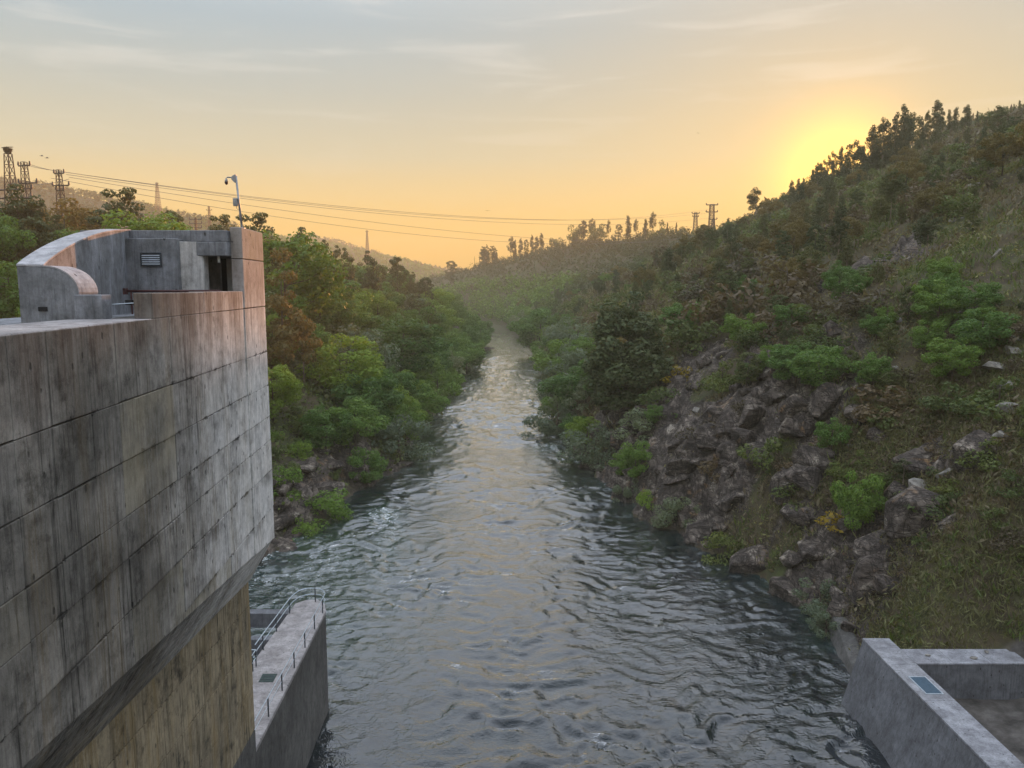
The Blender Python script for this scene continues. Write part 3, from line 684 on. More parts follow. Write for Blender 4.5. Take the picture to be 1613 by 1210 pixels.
mb = MB(); mb.tube([(-10.72, 30.56, 33.06), (-10.71, 30.56, 32.97), (-10.65, 30.58, 32.92)], .008, 5); child(mb, 'cable', M['post'], cp)

# ---------------------------------------------------------------- walkway pier at the waterline, its beams and railings
pr = empty('walkway_pier', (-14.2, 45, 0), 'concrete pier with pale walkway top and dark side in the river beside the dam wall', 'pier')
top = [(-12.52, 31), (-13.05, 51.4), (-13.45, 52.7), (-14.15, 53.4), (-14.9, 53.3), (-15.5, 52.7), (-15.85, 31)]
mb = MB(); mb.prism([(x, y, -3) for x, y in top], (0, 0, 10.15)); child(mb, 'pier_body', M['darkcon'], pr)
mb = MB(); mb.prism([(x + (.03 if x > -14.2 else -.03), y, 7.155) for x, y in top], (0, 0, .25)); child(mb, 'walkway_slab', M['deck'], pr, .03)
mb = MB(); mb.prism([(-14.56, 41.63, 7.40), (-13.72, 41.63, 7.40), (-13.75, 42.58, 7.40), (-14.61, 42.58, 7.40)], (0, 0, .03)); hc = child(mb, 'hatch_cover', M['hatch'], pr, .008)
for y_ in (41.9, 42.2):
    mb = MB(); mb.box((-14.5, y_, 7.432), (-13.8, y_ + .03, 7.45)); mb.build('hatch_rib', M['post'], hc)
for y0, y1 in ((47.2, 47.75), (51.2, 51.95), (42.8, 43.4)):
    mb = MB(); mb.box((-23, y0, 6.25), (-15.6, y1, 7.30)); child(mb, 'cross_beam', M['abut'], pr, .03)
mb = MB(); mb.box((-26, 34, -3), (-22.98, 53, 7.3)); child(mb, 'rear_pier', M['darkcon'], pr, .03)
RAILPOSTS = [(-12.86, 35.4), (-12.86, 38.09), (-12.92, 40.72), (-12.97, 43.33), (-13.02, 45.9), (-13.09, 48.54), (-13.16, 51.03)]
LEFTPOSTS = [(-15.45, 51.03), (-15.5, 48.16), (-15.55, 45.6)]
def curve(pts, n=6):
    pts = [Vector(p) for p in pts]; out = []
    for i in range(len(pts) - 1):
        p0, p1, p2, p3 = pts[max(i - 1, 0)], pts[i], pts[i + 1], pts[min(i + 2, len(pts) - 1)]
        for k in range(n):
            u = k / n; out.append(.5 * (2 * p1 + (p2 - p0) * u + (2 * p0 - 5 * p1 + 4 * p2 - p3) * u * u + (3 * p1 - p0 - 3 * p2 + p3) * u ** 3))
    out.append(pts[-1]); return out
rr = empty('railing', (-13, 45, 7.4), 'steel railing with dark posts along the river edge of the walkway, turning round its end', 'railing')
for x, y in RAILPOSTS + [(-14.15, 52.95)]:
    mb = MB(); mb.tube([(x, y, 7.405), (x, y, 8.42)], .042, 8); child(mb, 'post', M['post'], rr)
line = [(-12.84, 33), (-12.86, 35.4), (-12.97, 43.33), (-13.16, 51.03), (-13.3, 52.2), (-13.75, 52.85), (-14.15, 52.95)]
for z, r_ in ((8.42, .026), (7.95, .018)):
    mb = MB(); mb.tube(curve([(x, y, z) for x, y in line]), r_, 8); child(mb, 'rail', M['rail'], rr, smooth=True)
lr = empty('railing', (-15.5, 48, 7.4), 'steel railing with two bright rails along the walkway edge above the dark openings', 'railing')
for x, y in LEFTPOSTS:
    mb = MB(); mb.tube([(x, y, 7.405), (x, y, 8.42)], .042, 8); child(mb, 'post', M['post'], lr)
line = [(-15.56, 44.2), (-15.55, 45.6), (-15.5, 48.16), (-15.45, 51.03), (-15.25, 52.3), (-14.8, 52.9), (-14.22, 52.98)]
for z, r_ in ((8.42, .034), (7.95, .03)):
    mb = MB(); mb.tube(curve([(x, y, z) for x, y in line]), r_, 8); child(mb, 'rail', M['rail'], lr, smooth=True)
gt = empty('railing', (-15.4, 43.6, 7.4), 'short return railing at the near end of the walkway by the wall foot', 'railing')
for x, y in ((-15.3, 43.5), (-15.3, 42.9)):
    mb = MB(); mb.tube([(x, y, 7.405), (x, y, 8.42)], .042, 8); child(mb, 'post', M['post'], gt)
for z in (8.42, 7.95):
    mb = MB(); mb.tube(curve([(-16.4, 43.55, z), (-15.45, 43.55, z), (-15.3, 43.4, z), (-15.3, 42.0, z)]), .03, 8); child(mb, 'rail', M['rail'], gt, smooth=True)

# ---------------------------------------------------------------- training wall on the right
ab = empty('training_wall', (26, 45, 0), 'grey concrete training wall with sloping river face and cross wall at the bottom right', 'river wall')
yN, yF = 8., 52.2
mb = MB(); mb.hexa([(23.35, yN, -1.5), (26.94, yN, -1.5), (26.94, yF, -1.5), (23.35, yF, -1.5), (25.08, yN, 4.85), (26.9, yN, 4.85), (26.9, yF, 4.85), (25.05, yF, 4.85)])
child(mb, 'wall_body', M['abut'], ab, .02)
ys = [8, 16, 24, 31, 37.5, 43.9, 48.4, 50.75, 52.25]
for a_, b_ in zip(ys, ys[1:]):
    mb = MB(); mb.box((25.03, a_ + .006, 4.853), (26.95, b_ - .006, 5.0)); child(mb, 'coping_slab', M['abutcap'], ab, .02)
mb = MB(); mb.box((26.945, 48.6, .5), (34.6, 50.6, 4.85)); child(mb, 'cross_wall', M['abut'], ab, .02)
for a_, b_ in ((26.96, 29.5), (29.51, 32.1), (32.11, 34.6)):
    mb = MB(); mb.box((a_, 48.57, 4.853), (b_, 50.63, 4.98)); child(mb, 'coping_slab', M['abutcap'], ab, .02)
mb = MB()
for a_, b_ in (((25.50, 44.58, 5.0), (26.60, 44.64, 5.05)), ((25.50, 46.66, 5.0), (26.60, 46.72, 5.05)), ((25.50, 44.64, 5.0), (25.56, 46.66, 5.05)), ((26.54, 44.64, 5.0), (26.60, 46.66, 5.05))): mb.box(a_, b_)
hf = child(mb, 'hatch_frame', M['louvre'], ab)
mb = MB(); mb.box((25.56, 44.64, 4.99), (26.54, 46.66, 5.025)); mb.build('hatch_lid', M['bluehatch'], hf)
mb = MB(); mb.hexa([(25.6, 52.27, -.5), (27.6, 52.27, -.5), (30.6, 64.5, -.5), (27.4, 64.5, -.5), (25.5, 52.27, .15), (26.6, 52.27, .3), (29.0, 64.5, 2.1), (28.0, 64.5, 1.7)])
child(mb, 'ramp_slab', M['darkcon'], ab, .05)
# ---------------------------------------------------------------- plants
def leaf_quads(c, n, size, up=.35, rs=None, asp=.34, blade=0.):
    """diamond leaf clusters at points c with outward-ish normals n"""
    rs = rs or nrg; m = len(c)
    n = n + rs.normal(0, .55, (m, 3)); n[:, 2] += up
    n /= np.linalg.norm(n, axis=1, keepdims=True) + 1e-9
    if blade:
        a = rs.normal(0, blade, (m, 3)); a[:, 2] += 1.
    else: a = np.cross(n, rs.normal(0, 1, (m, 3)))
    a /= np.linalg.norm(a, axis=1, keepdims=True) + 1e-9
    b = np.cross(n, a); b /= np.linalg.norm(b, axis=1, keepdims=True) + 1e-9; s = (size * np.clip(np.exp(rs.normal(-.12, .42, m)), .35, 2.2))[:, None]
    return np.stack([c - a * s * .5, c + b * s * asp - n * s * .06, c + a * s * .5, c - b * s * asp - n * s * .06], 1)
def clump_crown(centres, radii, per, size, flat=1., up=.35):
    C_, N_ = [], []
    for (cx, cy_, cz), r in zip(centres, radii):
        k = max(6, int(per * r * r)); d = nrg.normal(0, 1, (k, 3)); d /= np.linalg.norm(d, axis=1, keepdims=True)
        rad = r * nrg.uniform(.55, 1.05, (k, 1)) ** .6
        p = d * rad; p[:, 2] *= flat
        C_.append(p + np.array([[cx, cy_, cz]])); N_.append(d)
    return leaf_quads(np.concatenate(C_), np.concatenate(N_), size, up)
def envelope(kind, n, H, Rr):
    out, rad = [], []
    while len(out) < n:
        x, y, z = nrg.uniform(-1, 1, 3); u = (z + 1) / 2
        r = math.hypot(x, y)
        if kind == 'round': ok = r * r + z * z < 1 and r * r + z * z > .18; h = .22 + .74 * u
        elif kind == 'column': ok = r < (math.sin(math.pi * min(1, u * .80 + .20)) ** .75); h = .12 + .86 * u
        elif kind == 'spire': ok = r < (1.05 - u) ** .7 * min(1, .45 + 2.2 * u); h = .14 + .84 * u
        elif kind == 'cone': ok = r < (1.02 - u) * .95 + .05; h = .18 + .80 * u
        elif kind == 'umbrella': ok = r < math.sqrt(max(0, 1 - ((u - .4) / .6) ** 2)) if u > .4 else r < .45 + 1.3 * u; h = .30 + .66 * u
        elif kind == 'dome': ok = r * r + u * u < 1; h = .05 + .9 * u
        elif kind == 'sparse': ok = r < (.35 + .65 * math.sin(math.pi * u)); h = .34 + .62 * u
        if not ok: continue
        out.append((x * Rr, y * Rr, h * H)); rad.append(nrg.uniform(.55, 1.) )
    return out, rad
def trunk_mesh(name, H, r, limbs, mat, top=.8, bend=.03):
    mb = MB(); pts = []; bx, by = nrg.normal(0, bend * H, 2)
    for i in range(6):
        f = i / 5; pts.append(Vector((bx * f * f, by * f * f, H * top * f - .4 * (i == 0))))
    mb.tube(pts, r, 7, r * .22)
    for (x, y, z) in limbs:
        f = max(.15, min(.95, (z / H) / top - .22)); j = f * 5; i = int(j); p = pts[i].lerp(pts[min(i + 1, 5)], j - i)
        e = Vector((x, y, z)); m_ = p.lerp(e, .55) + Vector((0, 0, -.04 * H))
        mb.tube([p, m_, e], r * .30, 4, r * .06, cap=False)
    return mb.mesh(name, mat, smooth=True)
PROTO = {}
def proto(key, kind, H, Rr, n, cr, per, size, mat, bark='bark', tr=.18, flat=.8, nl=9, up=.35, top=.8):
    c, rd = envelope(kind, n, H, Rr)
    top_ = max(p_[2] + .55 * cr * r_ * flat for p_, r_ in zip(c, rd)); low_ = min(p_[2] for p_ in c)
    c = [(a_, b_, low_ + (z_ - low_) * (H - low_) / (top_ - low_)) for a_, b_, z_ in c]
    q = clump_crown(c, [x * cr for x in rd], per, size, flat, up)
    crown = quads_mesh(key + '_crown', q, M[mat])
    tr_ = trunk_mesh(key + '_trunk', H, tr, c[:nl], M[bark], top)
    PROTO[key] = (H, tr_, crown)
for k in range(4): proto(f'broad{k}', 'round', 9., 3.7, 26 + 2 * k, 1.45, 230, .27, 'broad')
for k in range(2): proto(f'bright{k}', 'round', 8., 3.6, 24, 1.4, 230, .26, 'bright')
for k in range(2): proto(f'willow{k}', 'dome', 4.5, 3.2, 24, 1.15, 280, .20, 'willow', nl=6, up=.1)
for k in range(3): proto(f'pine{k}', ('round', 'spire', 'column')[k], 13., (3.2, 3.3, 2.7)[k], (60, 75, 60)[k], 1.0, 190, .28, 'pine', tr=.22, flat=.55, top=.9)
proto('rust0', 'round', 10., 4.2, 26, 1.5, 210, .28, 'rust')
proto('rust1', 'cone', 12., 4.2, 34, 1.3, 210, .28, 'rust', flat=.6)
for k in range(3): proto(f'gum{k}', ('spire', 'sparse', 'spire')[k], 13., (2.5, 2.7, 2.1)[k], (56, 44, 48)[k], 1.05, 160, .30, 'gum', 'palebark', tr=.17, top=.92)
proto('conifer', 'spire', 18., 5.0, 110, 1.5, 170, .36, 'pine', tr=.35, flat=.9)
for k in range(3): proto(f'shrub{k}', 'dome', 2.2, 1.7, 14, .75, 400, .16, 'shrub', tr=.06, nl=5)
for k in range(2): proto(f'brightshrub{k}', 'dome', 2.4, 1.7, 14, .75, 400, .16, 'bright', tr=.06, nl=5)
proto('gorse', 'dome', 1.6, 1.3, 10, .6, 200, .2, 'gorse', tr=.05, nl=4)
for k in range(2): proto(f'heath{k}', 'dome', 1.7, 1.8, 12, .7, 360, .16, 'heathbush', tr=.05, nl=4)
def plant(key, x, y, h, name, label, cat, group=None, z=None, wide=1., rz=None, sink=.15):
    H, tm, cm = PROTO[key]; s = h / H
    z = float(height(np.array([x]), np.array([y]))[0]) - sink if z is None else z
    o = empty(name, (x, y, z), label, cat, group, rng.uniform(0, 6.28) if rz is None else rz); o.scale = (s * wide, s * wide, s)
    link(bpy.data.objects.new('trunk', tm), o); link(bpy.data.objects.new('crown', cm), o)
    return o
TAKEN = []
def free(x, y, r):
    for a, b, q in TAKEN:
        if (a - x) ** 2 + (b - y) ** 2 < (.62 * (q + r)) ** 2: return False
    TAKEN.append((x, y, r)); return True

# single trees and bushes: kind, X, Y, height, width factor, name, label, category
HERO = [
    ('broad0', -24.3, 117.2, 8.4, 1.25, 'broadleaf_tree', 'round green tree with a full crown beside the grey willow on the left bank', 'tree'),
    ('willow0', -19.2, 127.8, 8.0, 1.20, 'willow_bush', 'grey green willow bush at the left waterline beside the round green tree', 'willow'),
    ('broad1', -21.8, 112.5, 6.2, 1.10, 'broadleaf_bush', 'dark green bushy tree leaning over the left waterline above the bare rock slab', 'bush'),
    ('brightshrub0', -24.1, 95.0, 3.6, 1.50, 'riverside_shrub', 'bright green shrub on the dark boulder at the water near the dam wall', 'shrub'),
    ('brightshrub1', -25.4, 89.8, 2.7, 0.90, 'riverside_shrub', 'small bright green tuft hanging on the boulder edge right above the white water', 'shrub'),
    ('brightshrub0', -29.0, 93.4, 3.5, 1.10, 'riverside_shrub', 'bright green shrub close against the dam wall edge above the boulder', 'shrub'),
    ('bright0', -35.1, 111.8, 8.4, 1.00, 'broadleaf_tree', 'bright yellow green tree touching the pale edge of the dam wall', 'tree'),
    ('bright1', -40.4, 128.7, 9.8, 0.90, 'broadleaf_tree', 'light green tree rising just behind the dam wall edge under the orange pine', 'tree'),
    ('rust1', -37.3, 125.0, 21.1, 0.80, 'pine_tree', 'russet sunlit conifer with layered boughs right beside the end pier of the dam', 'tree'),
    ('bright0', -43.8, 150.0, 20.8, 1.10, 'broadleaf_tree', 'lime green tree just behind the top of the russet conifer', 'tree'),
    ('broad2', -26.9, 185.6, 15.7, 1.55, 'broadleaf_tree', 'large wide green tree with a lighter top halfway along the left bank', 'tree'),
    ('bright1', -28.7, 305.9, 12.1, 1.60, 'broadleaf_tree', 'light green broad tree near the river bend on the left bank', 'tree'),
    ('bright0', -23.5, 144.4, 6.7, 1.30, 'broadleaf_tree', 'bright green low tree, upper one of a pair, on the left bank slope', 'tree'),
    ('bright1', -20.3, 149.7, 6.0, 1.20, 'broadleaf_tree', 'bright green low tree, lower one of a pair, close to the left waterline', 'tree'),
    ('broad3', -44.3, 177.8, 15.0, 1.40, 'broadleaf_tree', 'big rounded dark green tree high on the left bank beyond the dam edge', 'tree'),
    ('broad0', -17.7, 182.1, 11.6, 1.20, 'broadleaf_tree', 'leafy green tree leaning over the water halfway along the left shore', 'tree'),
    ('broad2', -16.2, 273.3, 10.4, 1.50, 'broadleaf_tree', 'low green tree just before the dark rock spit on the left shore', 'tree'),
    ('pine1', -44.7, 345.0, 15.1, 0.90, 'pine_tree', 'dark pointed pine standing out above the wood at the bend of the valley', 'pine tree'),
    ('pine0', -36.3, 330.0, 17.5, 0.80, 'pine_tree', 'dark flat topped pine right beside the pointed pine at the valley bend', 'pine tree'),
    ('pine0', -44.4, 300.0, 22.9, 0.80, 'pine_tree', 'dark pine with a leaning flat crown on the left skyline before the hazy hill', 'pine tree'),
    ('pine1', -48.9, 270.0, 23.1, 0.80, 'pine_tree', 'dark layered pine below the far lattice tower on the left skyline', 'pine tree'),
    ('pine1', -54.2, 255.0, 21.0, 0.80, 'pine_tree', 'dark spiky pine, right one of three in a row on the left skyline', 'pine tree'),
    ('pine1', -59.5, 262.0, 19.4, 0.80, 'pine_tree', 'dark spiky pine, middle one of three in a row on the left skyline', 'pine tree'),
    ('pine1', -60.6, 250.0, 20.3, 0.80, 'pine_tree', 'dark spiky pine, left one of three in a row on the left skyline', 'pine tree'),
    ('pine1', -52.1, 190.0, 23.4, 0.90, 'pine_tree', 'tall dark pine on the left skyline right above the lime green tree', 'pine tree'),
    ('pine2', -70.1, 140.0, 20.6, 1.10, 'pine_tree', 'tall sunlit pine with an open crown behind the curved gatehouse wall', 'pine tree'),
    ('pine0', -71.8, 165.0, 18.5, 1.00, 'pine_tree', 'dark round topped pine behind the gatehouse roof below the wires', 'pine tree'),
    ('pine2', -69.1, 185.0, 19.0, 1.00, 'pine_tree', 'dark open pine behind the gatehouse just left of the camera pole', 'pine tree'),
    ('pine2', -54.9, 165.0, 22.9, 1.10, 'pine_tree', 'dark pine just behind the camera pole and end pier', 'pine tree'),
    ('conifer', -75.3, 119.7, 17.0, 1.20, 'pine_tree', 'big dark dense pine at the far left edge in front of the pylons', 'pine tree'),
    ('rust0', -87.3, 152.7, 16.3, 1.20, 'broadleaf_tree', 'orange brown sunlit tree in front of the third pylon behind the gatehouse', 'tree'),
    ('broad1', -94.0, 175.3, 13.4, 1.20, 'broadleaf_tree', 'olive sunlit tree between the orange tree and the tall pine', 'tree'),
    ('bright1', -64.3, 98.6, 8.3, 1.30, 'broadleaf_tree', 'yellow green bush like tree at the left edge beside the gatehouse end wall', 'tree'),
    ('bright0', -61.9, 130.0, 17.0, 1.20, 'broadleaf_tree', 'yellow green tree right behind the curve of the gatehouse wall', 'tree'),
    ('conifer', 18.8, 125.6, 21.5, 1.25, 'conifer_tree', 'very large dark evergreen standing over the right riverside above the rock crag', 'conifer'),
    ('broad1', 11.8, 330.0, 20.3, 1.30, 'broadleaf_tree', 'pale green tree first beyond the bend on the right shore', 'tree'),
    ('bright0', 13.1, 214.7, 12.8, 1.30, 'broadleaf_tree', 'bright green tree in the middle of the right riverside row', 'tree'),
    ('broad3', 12.0, 260.8, 9.3, 1.30, 'broadleaf_tree', 'dark green tree leaning out over the right shore at the narrowest water', 'tree'),
    ('broad0', 12.2, 155.9, 10.0, 1.40, 'broadleaf_tree', 'olive tree right in front of the very large dark evergreen', 'tree'),
    ('willow1', 8.9, 152.9, 6.5, 1.40, 'willow_bush', 'grey green willow bush at the right waterline above the white riffle', 'willow'),
    ('broad2', 11.9, 139.9, 5.8, 1.10, 'broadleaf_bush', 'green bush between two grey willows on the right waterline', 'bush'),
    ('willow0', 13.8, 124.2, 6.7, 1.35, 'willow_bush', 'big round grey willow bush on the right shore below the dark evergreen', 'willow'),
    ('broad1', 17.2, 104.8, 5.9, 1.00, 'broadleaf_bush', 'green bush at the foot of the right crag', 'bush'),
    ('willow1', 16.4, 105.0, 3.4, 0.90, 'willow_bush', 'small grey willow at the right waterline below the crag', 'willow'),
    ('brightshrub1', 17.5, 96.6, 2.5, 0.80, 'riverside_shrub', 'low green shrub between two grey willows at the foot of the crag', 'shrub'),
    ('willow0', 21.0, 92.0, 3.7, 1.30, 'willow_bush', 'round grey willow bush alone at the foot of the rock crag', 'willow'),
    ('shrub0', 23.4, 82.3, 3.1, 1.10, 'riverside_shrub', 'dark green shrub at the waterline right of the lone round willow', 'shrub'),
    ('willow1', 28.1, 66.7, 3.4, 1.10, 'willow_bush', 'grey green willow bush above the end of the training wall, upper of two', 'willow'),
    ('willow0', 27.1, 63.1, 2.1, 1.10, 'willow_bush', 'grey green willow bush touching the far end of the training wall', 'willow'),
    ('broad2', 35.3, 87.6, 6.0, 1.30, 'broadleaf_tree', 'rounded light green tree alone on the right slope', 'tree'),
    ('broad3', 31.7, 68.6, 6.2, 0.80, 'broadleaf_tree', 'slim green young tree on the ledge above the right crag', 'tree'),
    ('broad0', 33.2, 78.4, 4.0, 1.00, 'broadleaf_tree', 'green bush like tree on the slope below the lone rounded tree', 'tree'),
    ('gorse', 26.2, 119.5, 2.7, 1.20, 'gorse_bush', 'yellow flowering gorse on top of the right crag', 'gorse'),
    ('gorse', 31.0, 71.1, 1.4, 1.60, 'gorse_bush', 'yellow flowering gorse beside the slim young tree', 'gorse'),
    ('gorse', 24.4, 94.2, 1.2, 1.20, 'gorse_bush', 'small yellow gorse on the face of the crag', 'gorse'),
    ('gum1', 95.4, 307.1, 13.7, 1.20, 'eucalyptus_tree', 'lone airy tree on the right ridge standing clear against the bright sky', 'eucalyptus'),
    ('gum2', 89.5, 324.9, 5.9, 1.00, 'eucalyptus_tree', 'small pointed tree on the right ridge just left of the lone airy tree', 'eucalyptus'),
    ('gum0', 169.0, 296.4, 11.4, 1.10, 'eucalyptus_tree', 'broad dark clump topped tree rising highest on the right ridge', 'eucalyptus'),
    ('pine0', -29.4, 812.0, 18.8, 1.20, 'pine_tree', 'airy flat topped tree standing at the low end of the right ridge', 'pine tree'),
    ('pine0', -59.8, 760.0, 23.4, 1.10, 'pine_tree', 'small flat crowned tree on the saddle at the end of the valley', 'pine tree'),
]
for key, x, y, h, wd, nm, lab, cat in HERO:
    TAKEN.append((x, y, h * (.40 if h > 4 else .5) * wd)); plant(key, x, y, h, nm, lab, cat, wide=wd)
# trees along the crest on the right: X, Y, height, kind
RIDGE = [
    (105.5, 311.2, 4.8, 's'), (112.2, 322.2, 5.5, 's'), (115.5, 325.5, 9.2, 'g'), (116.9, 322.0, 8.6, 'g'), (119.5, 323.1, 7.6, 'g'), (122.2, 320.7, 9.2, 'g'),
    (121.6, 314.2, 9.7, 'g'), (122.7, 310.6, 10.8, 'g'), (119.8, 295.9, 11.8, 'g'), (118.2, 284.7, 11.4, 'g'), (118.1, 279.1, 12.2, 'g'), (118.2, 273.6, 13.1, 'g'),
    (121.5, 274.2, 13.6, 'g'), (125.0, 275.9, 15.7, 'g'), (126.0, 273.9, 11.4, 'g'), (127.3, 272.4, 17.0, 'g'), (129.1, 272.0, 14.2, 'g'), (130.6, 271.1, 14.7, 'g'),
    (133.6, 271.3, 16.1, 'g'), (136.0, 273.0, 13.0, 'g'), (144.9, 287.1, 15.7, 'g'), (156.6, 304.7, 13.2, 'g'), (160.4, 307.6, 15.0, 'g'), (164.2, 307.9, 14.2, 'g'),
    (168.2, 311.6, 10.7, 'g'), (171.1, 311.9, 9.9, 'g'), (172.4, 309.9, 8.2, 'g'), (176.0, 301.4, 7.0, 'g'), (179.4, 303.1, 5.1, 's'), (181.2, 302.2, 5.1, 'g'),
    (182.4, 300.2, 3.5, 's'), (184.7, 297.3, 3.9, 's'), (186.7, 296.9, 4.2, 'g'), (189.8, 298.6, 4.1, 'g'), (56.8, 686.1, 18.7, 's'), (61.7, 678.1, 21.8, 'p'),
    (67.8, 664.0, 23.5, 'g'), (71.5, 653.8, 17.5, 's'), (78.4, 633.6, 20.7, 'g'), (84.8, 623.6, 14.7, 'p'), (91.0, 613.4, 22.7, 'g'), (94.7, 597.2, 17.9, 'g'),
    (97.8, 572.9, 17.2, 'g'), (100.7, 558.7, 21.9, 'g'), (103.0, 544.5, 14.9, 's'), (104.5, 526.4, 11.0, 'g'), (108.4, 516.3, 10.0, 'g'), (109.8, 504.1, 6.7, 's'),
    (114.8, 477.5, 8.7, 's'), (116.1, 467.4, 8.0, 's'), (118.4, 439.4, 3.8, 's'), (90.8, 316.4, 2.2, 's'), (92.0, 312.0, 3.3, 's'), (-0.9, 777.2, 30.1, 'g'),
    (2.9, 781.4, 24.4, 'g'), (8.7, 779.6, 24.7, 'g'), (13.9, 749.4, 20.9, 'p'), (19.2, 751.6, 24.2, 'g'), (23.7, 749.8, 20.2, 'g'), (28.3, 750.1, 21.8, 'g'),
    (40.5, 719.9, 13.9, 's'), (-20.8, 805.2, 22.6, 'p'), (-25.8, 805.1, 25.2, 'p'), (-29.0, 803.0, 24.2, 'p'), (-17.4, 801.2, 20.7, 'p')]
ORD = ['first', 'second', 'third', 'fourth', 'fifth', 'sixth', 'seventh', 'eighth', 'ninth', 'tenth', 'eleventh', 'twelfth', 'thirteenth', 'fourteenth', 'fifteenth', 'sixteenth', 'seventeenth', 'eighteenth', 'nineteenth', 'twentieth']
ORD += ['twenty ' + w for w in ORD[:9]] + ['thirtieth'] + ['thirty ' + w for w in ORD[:9]]
FARX = sorted((q[0] for q in RIDGE if q[1] > 450 and q[3] != 's'), key=lambda v: [q[0] / q[1] for q in RIDGE if q[0] == v][0])
NEARX = sorted((q[0] for q in RIDGE if q[1] <= 450 and q[3] != 's'), key=lambda v: [q[0] / q[1] for q in RIDGE if q[0] == v][0])
for n_r, (x, y, h, k) in enumerate(RIDGE):
    if y < 450: h *= 1.12 * rng.uniform(.78, 1.2)
    else: h *= .85
    far = y > 450
    key = {'g': 'gum%d' % rng.randrange(3), 's': rng.choice(['shrub0', 'shrub1', 'shrub2']), 'p': 'pine%d' % rng.randrange(3)}[k]
    if k == 's': plant(key, x, y, h, 'ridge_bush', 'dark bush between the silhouetted trees along the %s' % ('far crest' if far else 'steep right crest'), 'bush', 'bushes along the %s crest' % ('far' if far else 'right'), wide=.8)
    else:
        plant(key, x, y, h, 'ridge_tree', ('silhouetted tree in the broken row on the far crest, %s from the left' % ORD[FARX.index(x)] if far else 'silhouetted slender tree on the steep right crest, %s from its low end' % ORD[NEARX.index(x)]), 'tree', 'trees along the far crest' if far else 'trees along the right crest', wide=rng.uniform(.62, 1.05) if not far else rng.uniform(.6, 1.1))
# ---------------------------------------------------------------- the woods on both banks
ROWS = {'lw': [], 'rw': []}
GROUPS = {
 'lw': ('riverside_tree', 'green tree in the unbroken row leaning over the left waterline', 'tree', 'trees along the left waterline'),
 'lm': ('broadleaf_tree', 'leafy tree in the thick wood on the left slope', 'tree', 'trees in the wood on the left slope'),
 'lt': ('pine_tree', 'dark pine among the pines on the upper left slope', 'pine tree', 'pines on the upper left slope'),
 'rw': ('riverside_tree', 'green bushy tree in the unbroken row along the right waterline', 'tree', 'trees along the right waterline'),
 'rm': ('slope_tree', 'bushy tree on the lower right slope above the riverside row', 'tree', 'trees on the lower right slope'),
 'rs': ('hillside_shrub', 'low shrub among heath on the steep right hillside', 'shrub', 'shrubs on the right hillside'),
 'rh': ('heather_bush', 'low brown heath bush on the steep right hillside', 'heath', 'heath bushes on the right hillside'),
 'ls': ('undergrowth_shrub', 'low shrub between the rocks on the left bank', 'shrub', 'shrubs between rocks on the left bank'),
}
def put(key, x, y, h, g, wide=1.):
    nm, lab, cat, gr = GROUPS[g]; o = plant(key, x, y, h, nm, lab, cat, gr, wide=wide)
    if g in ROWS: ROWS[g].append((y, o))
    return o
def shore1(y):
    a, b = shores(np.array([float(y)])); return float(a[0]), float(b[0])
BR = ['broad0', 'broad1', 'broad2', 'broad3']
n_lw = n_lm = n_lt = 0
for _ in range(5000):                                            # left waterline
    if n_lw >= 62: break
    y = 112 + 420 * rng.random() ** 1.5; xl, xr = shore1(y); x = xl - rng.uniform(.2, 7)
    h = rng.uniform(5.5, 10.5) * (1 + .15 * (y > 250))
    if not free(x, y, h * .38): continue
    put(rng.choice(BR + ['bright0', 'willow0', 'willow1'] if h < 7 else BR), x, y, h, 'lw', rng.uniform(1., 1.35)); n_lw += 1
for _ in range(9000):                                            # left slope
    if n_lm >= 170: break
    y = 66 + 460 * rng.random() ** 1.25; xl, xr = shore1(y); d = rng.uniform(6, 92); x = xl - d
    if y < 115 and d < 13: continue
    if d > 40 and rng.random() < .45: continue
    h = rng.uniform(7.5, 14.) * (1 + .1 * (y > 250))
    if not free(x, y, h * .37): continue
    put(rng.choice(BR * 4 + ['bright0', 'bright1', 'willow0', 'pine0', 'gum1', 'pine2']), x, y, h, 'lm', rng.uniform(.8, 1.35)); n_lm += 1
for _ in range(5000):                                            # pines higher up
    if n_lt >= 75: break
    y = 85 + 430 * rng.random() ** 1.1; xl, xr = shore1(y); d = rng.uniform(30, 135); x = xl - d
    if d < 45 and y < 180 and rng.random() < .6: continue
    h = rng.uniform(9, 14.5)
    if not free(x, y, h * .24): continue
    put(rng.choice(['pine0', 'pine1', 'pine1', 'pine2', 'rust1']), x, y, h, 'lt', rng.uniform(.8, 1.1)); n_lt += 1
n = 0
for _ in range(2000):                                            # low shrubs on the rocks of the near left bank
    if n >= 26: break
    y = rng.uniform(78, 118); xl, xr = shore1(y); d = rng.uniform(2, 14); x = xl - d
    h = rng.uniform(.8, 2.2)
    if not free(x, y, h * .6): continue
    put(rng.choice(['shrub0', 'shrub1', 'brightshrub0', 'shrub2']), x, y, h, 'ls', rng.uniform(1, 1.4)); n += 1
n = 0
for _ in range(6000):                                            # right waterline
    if n >= 68: break
    y = 108 + 430 * rng.random() ** 1.3; xl, xr = shore1(y); x = xr + rng.uniform(-.3, 7.5)
    h = rng.uniform(4.5, 9.) * (1 + .2 * (y > 200))
    if y < 125: h *= .6
    if not free(x, y, h * .40): continue
    put(rng.choice(BR + ['bright0', 'bright1', 'willow0', 'willow1']), x, y, h, 'rw', rng.uniform(1.05, 1.4)); n += 1
n = 0
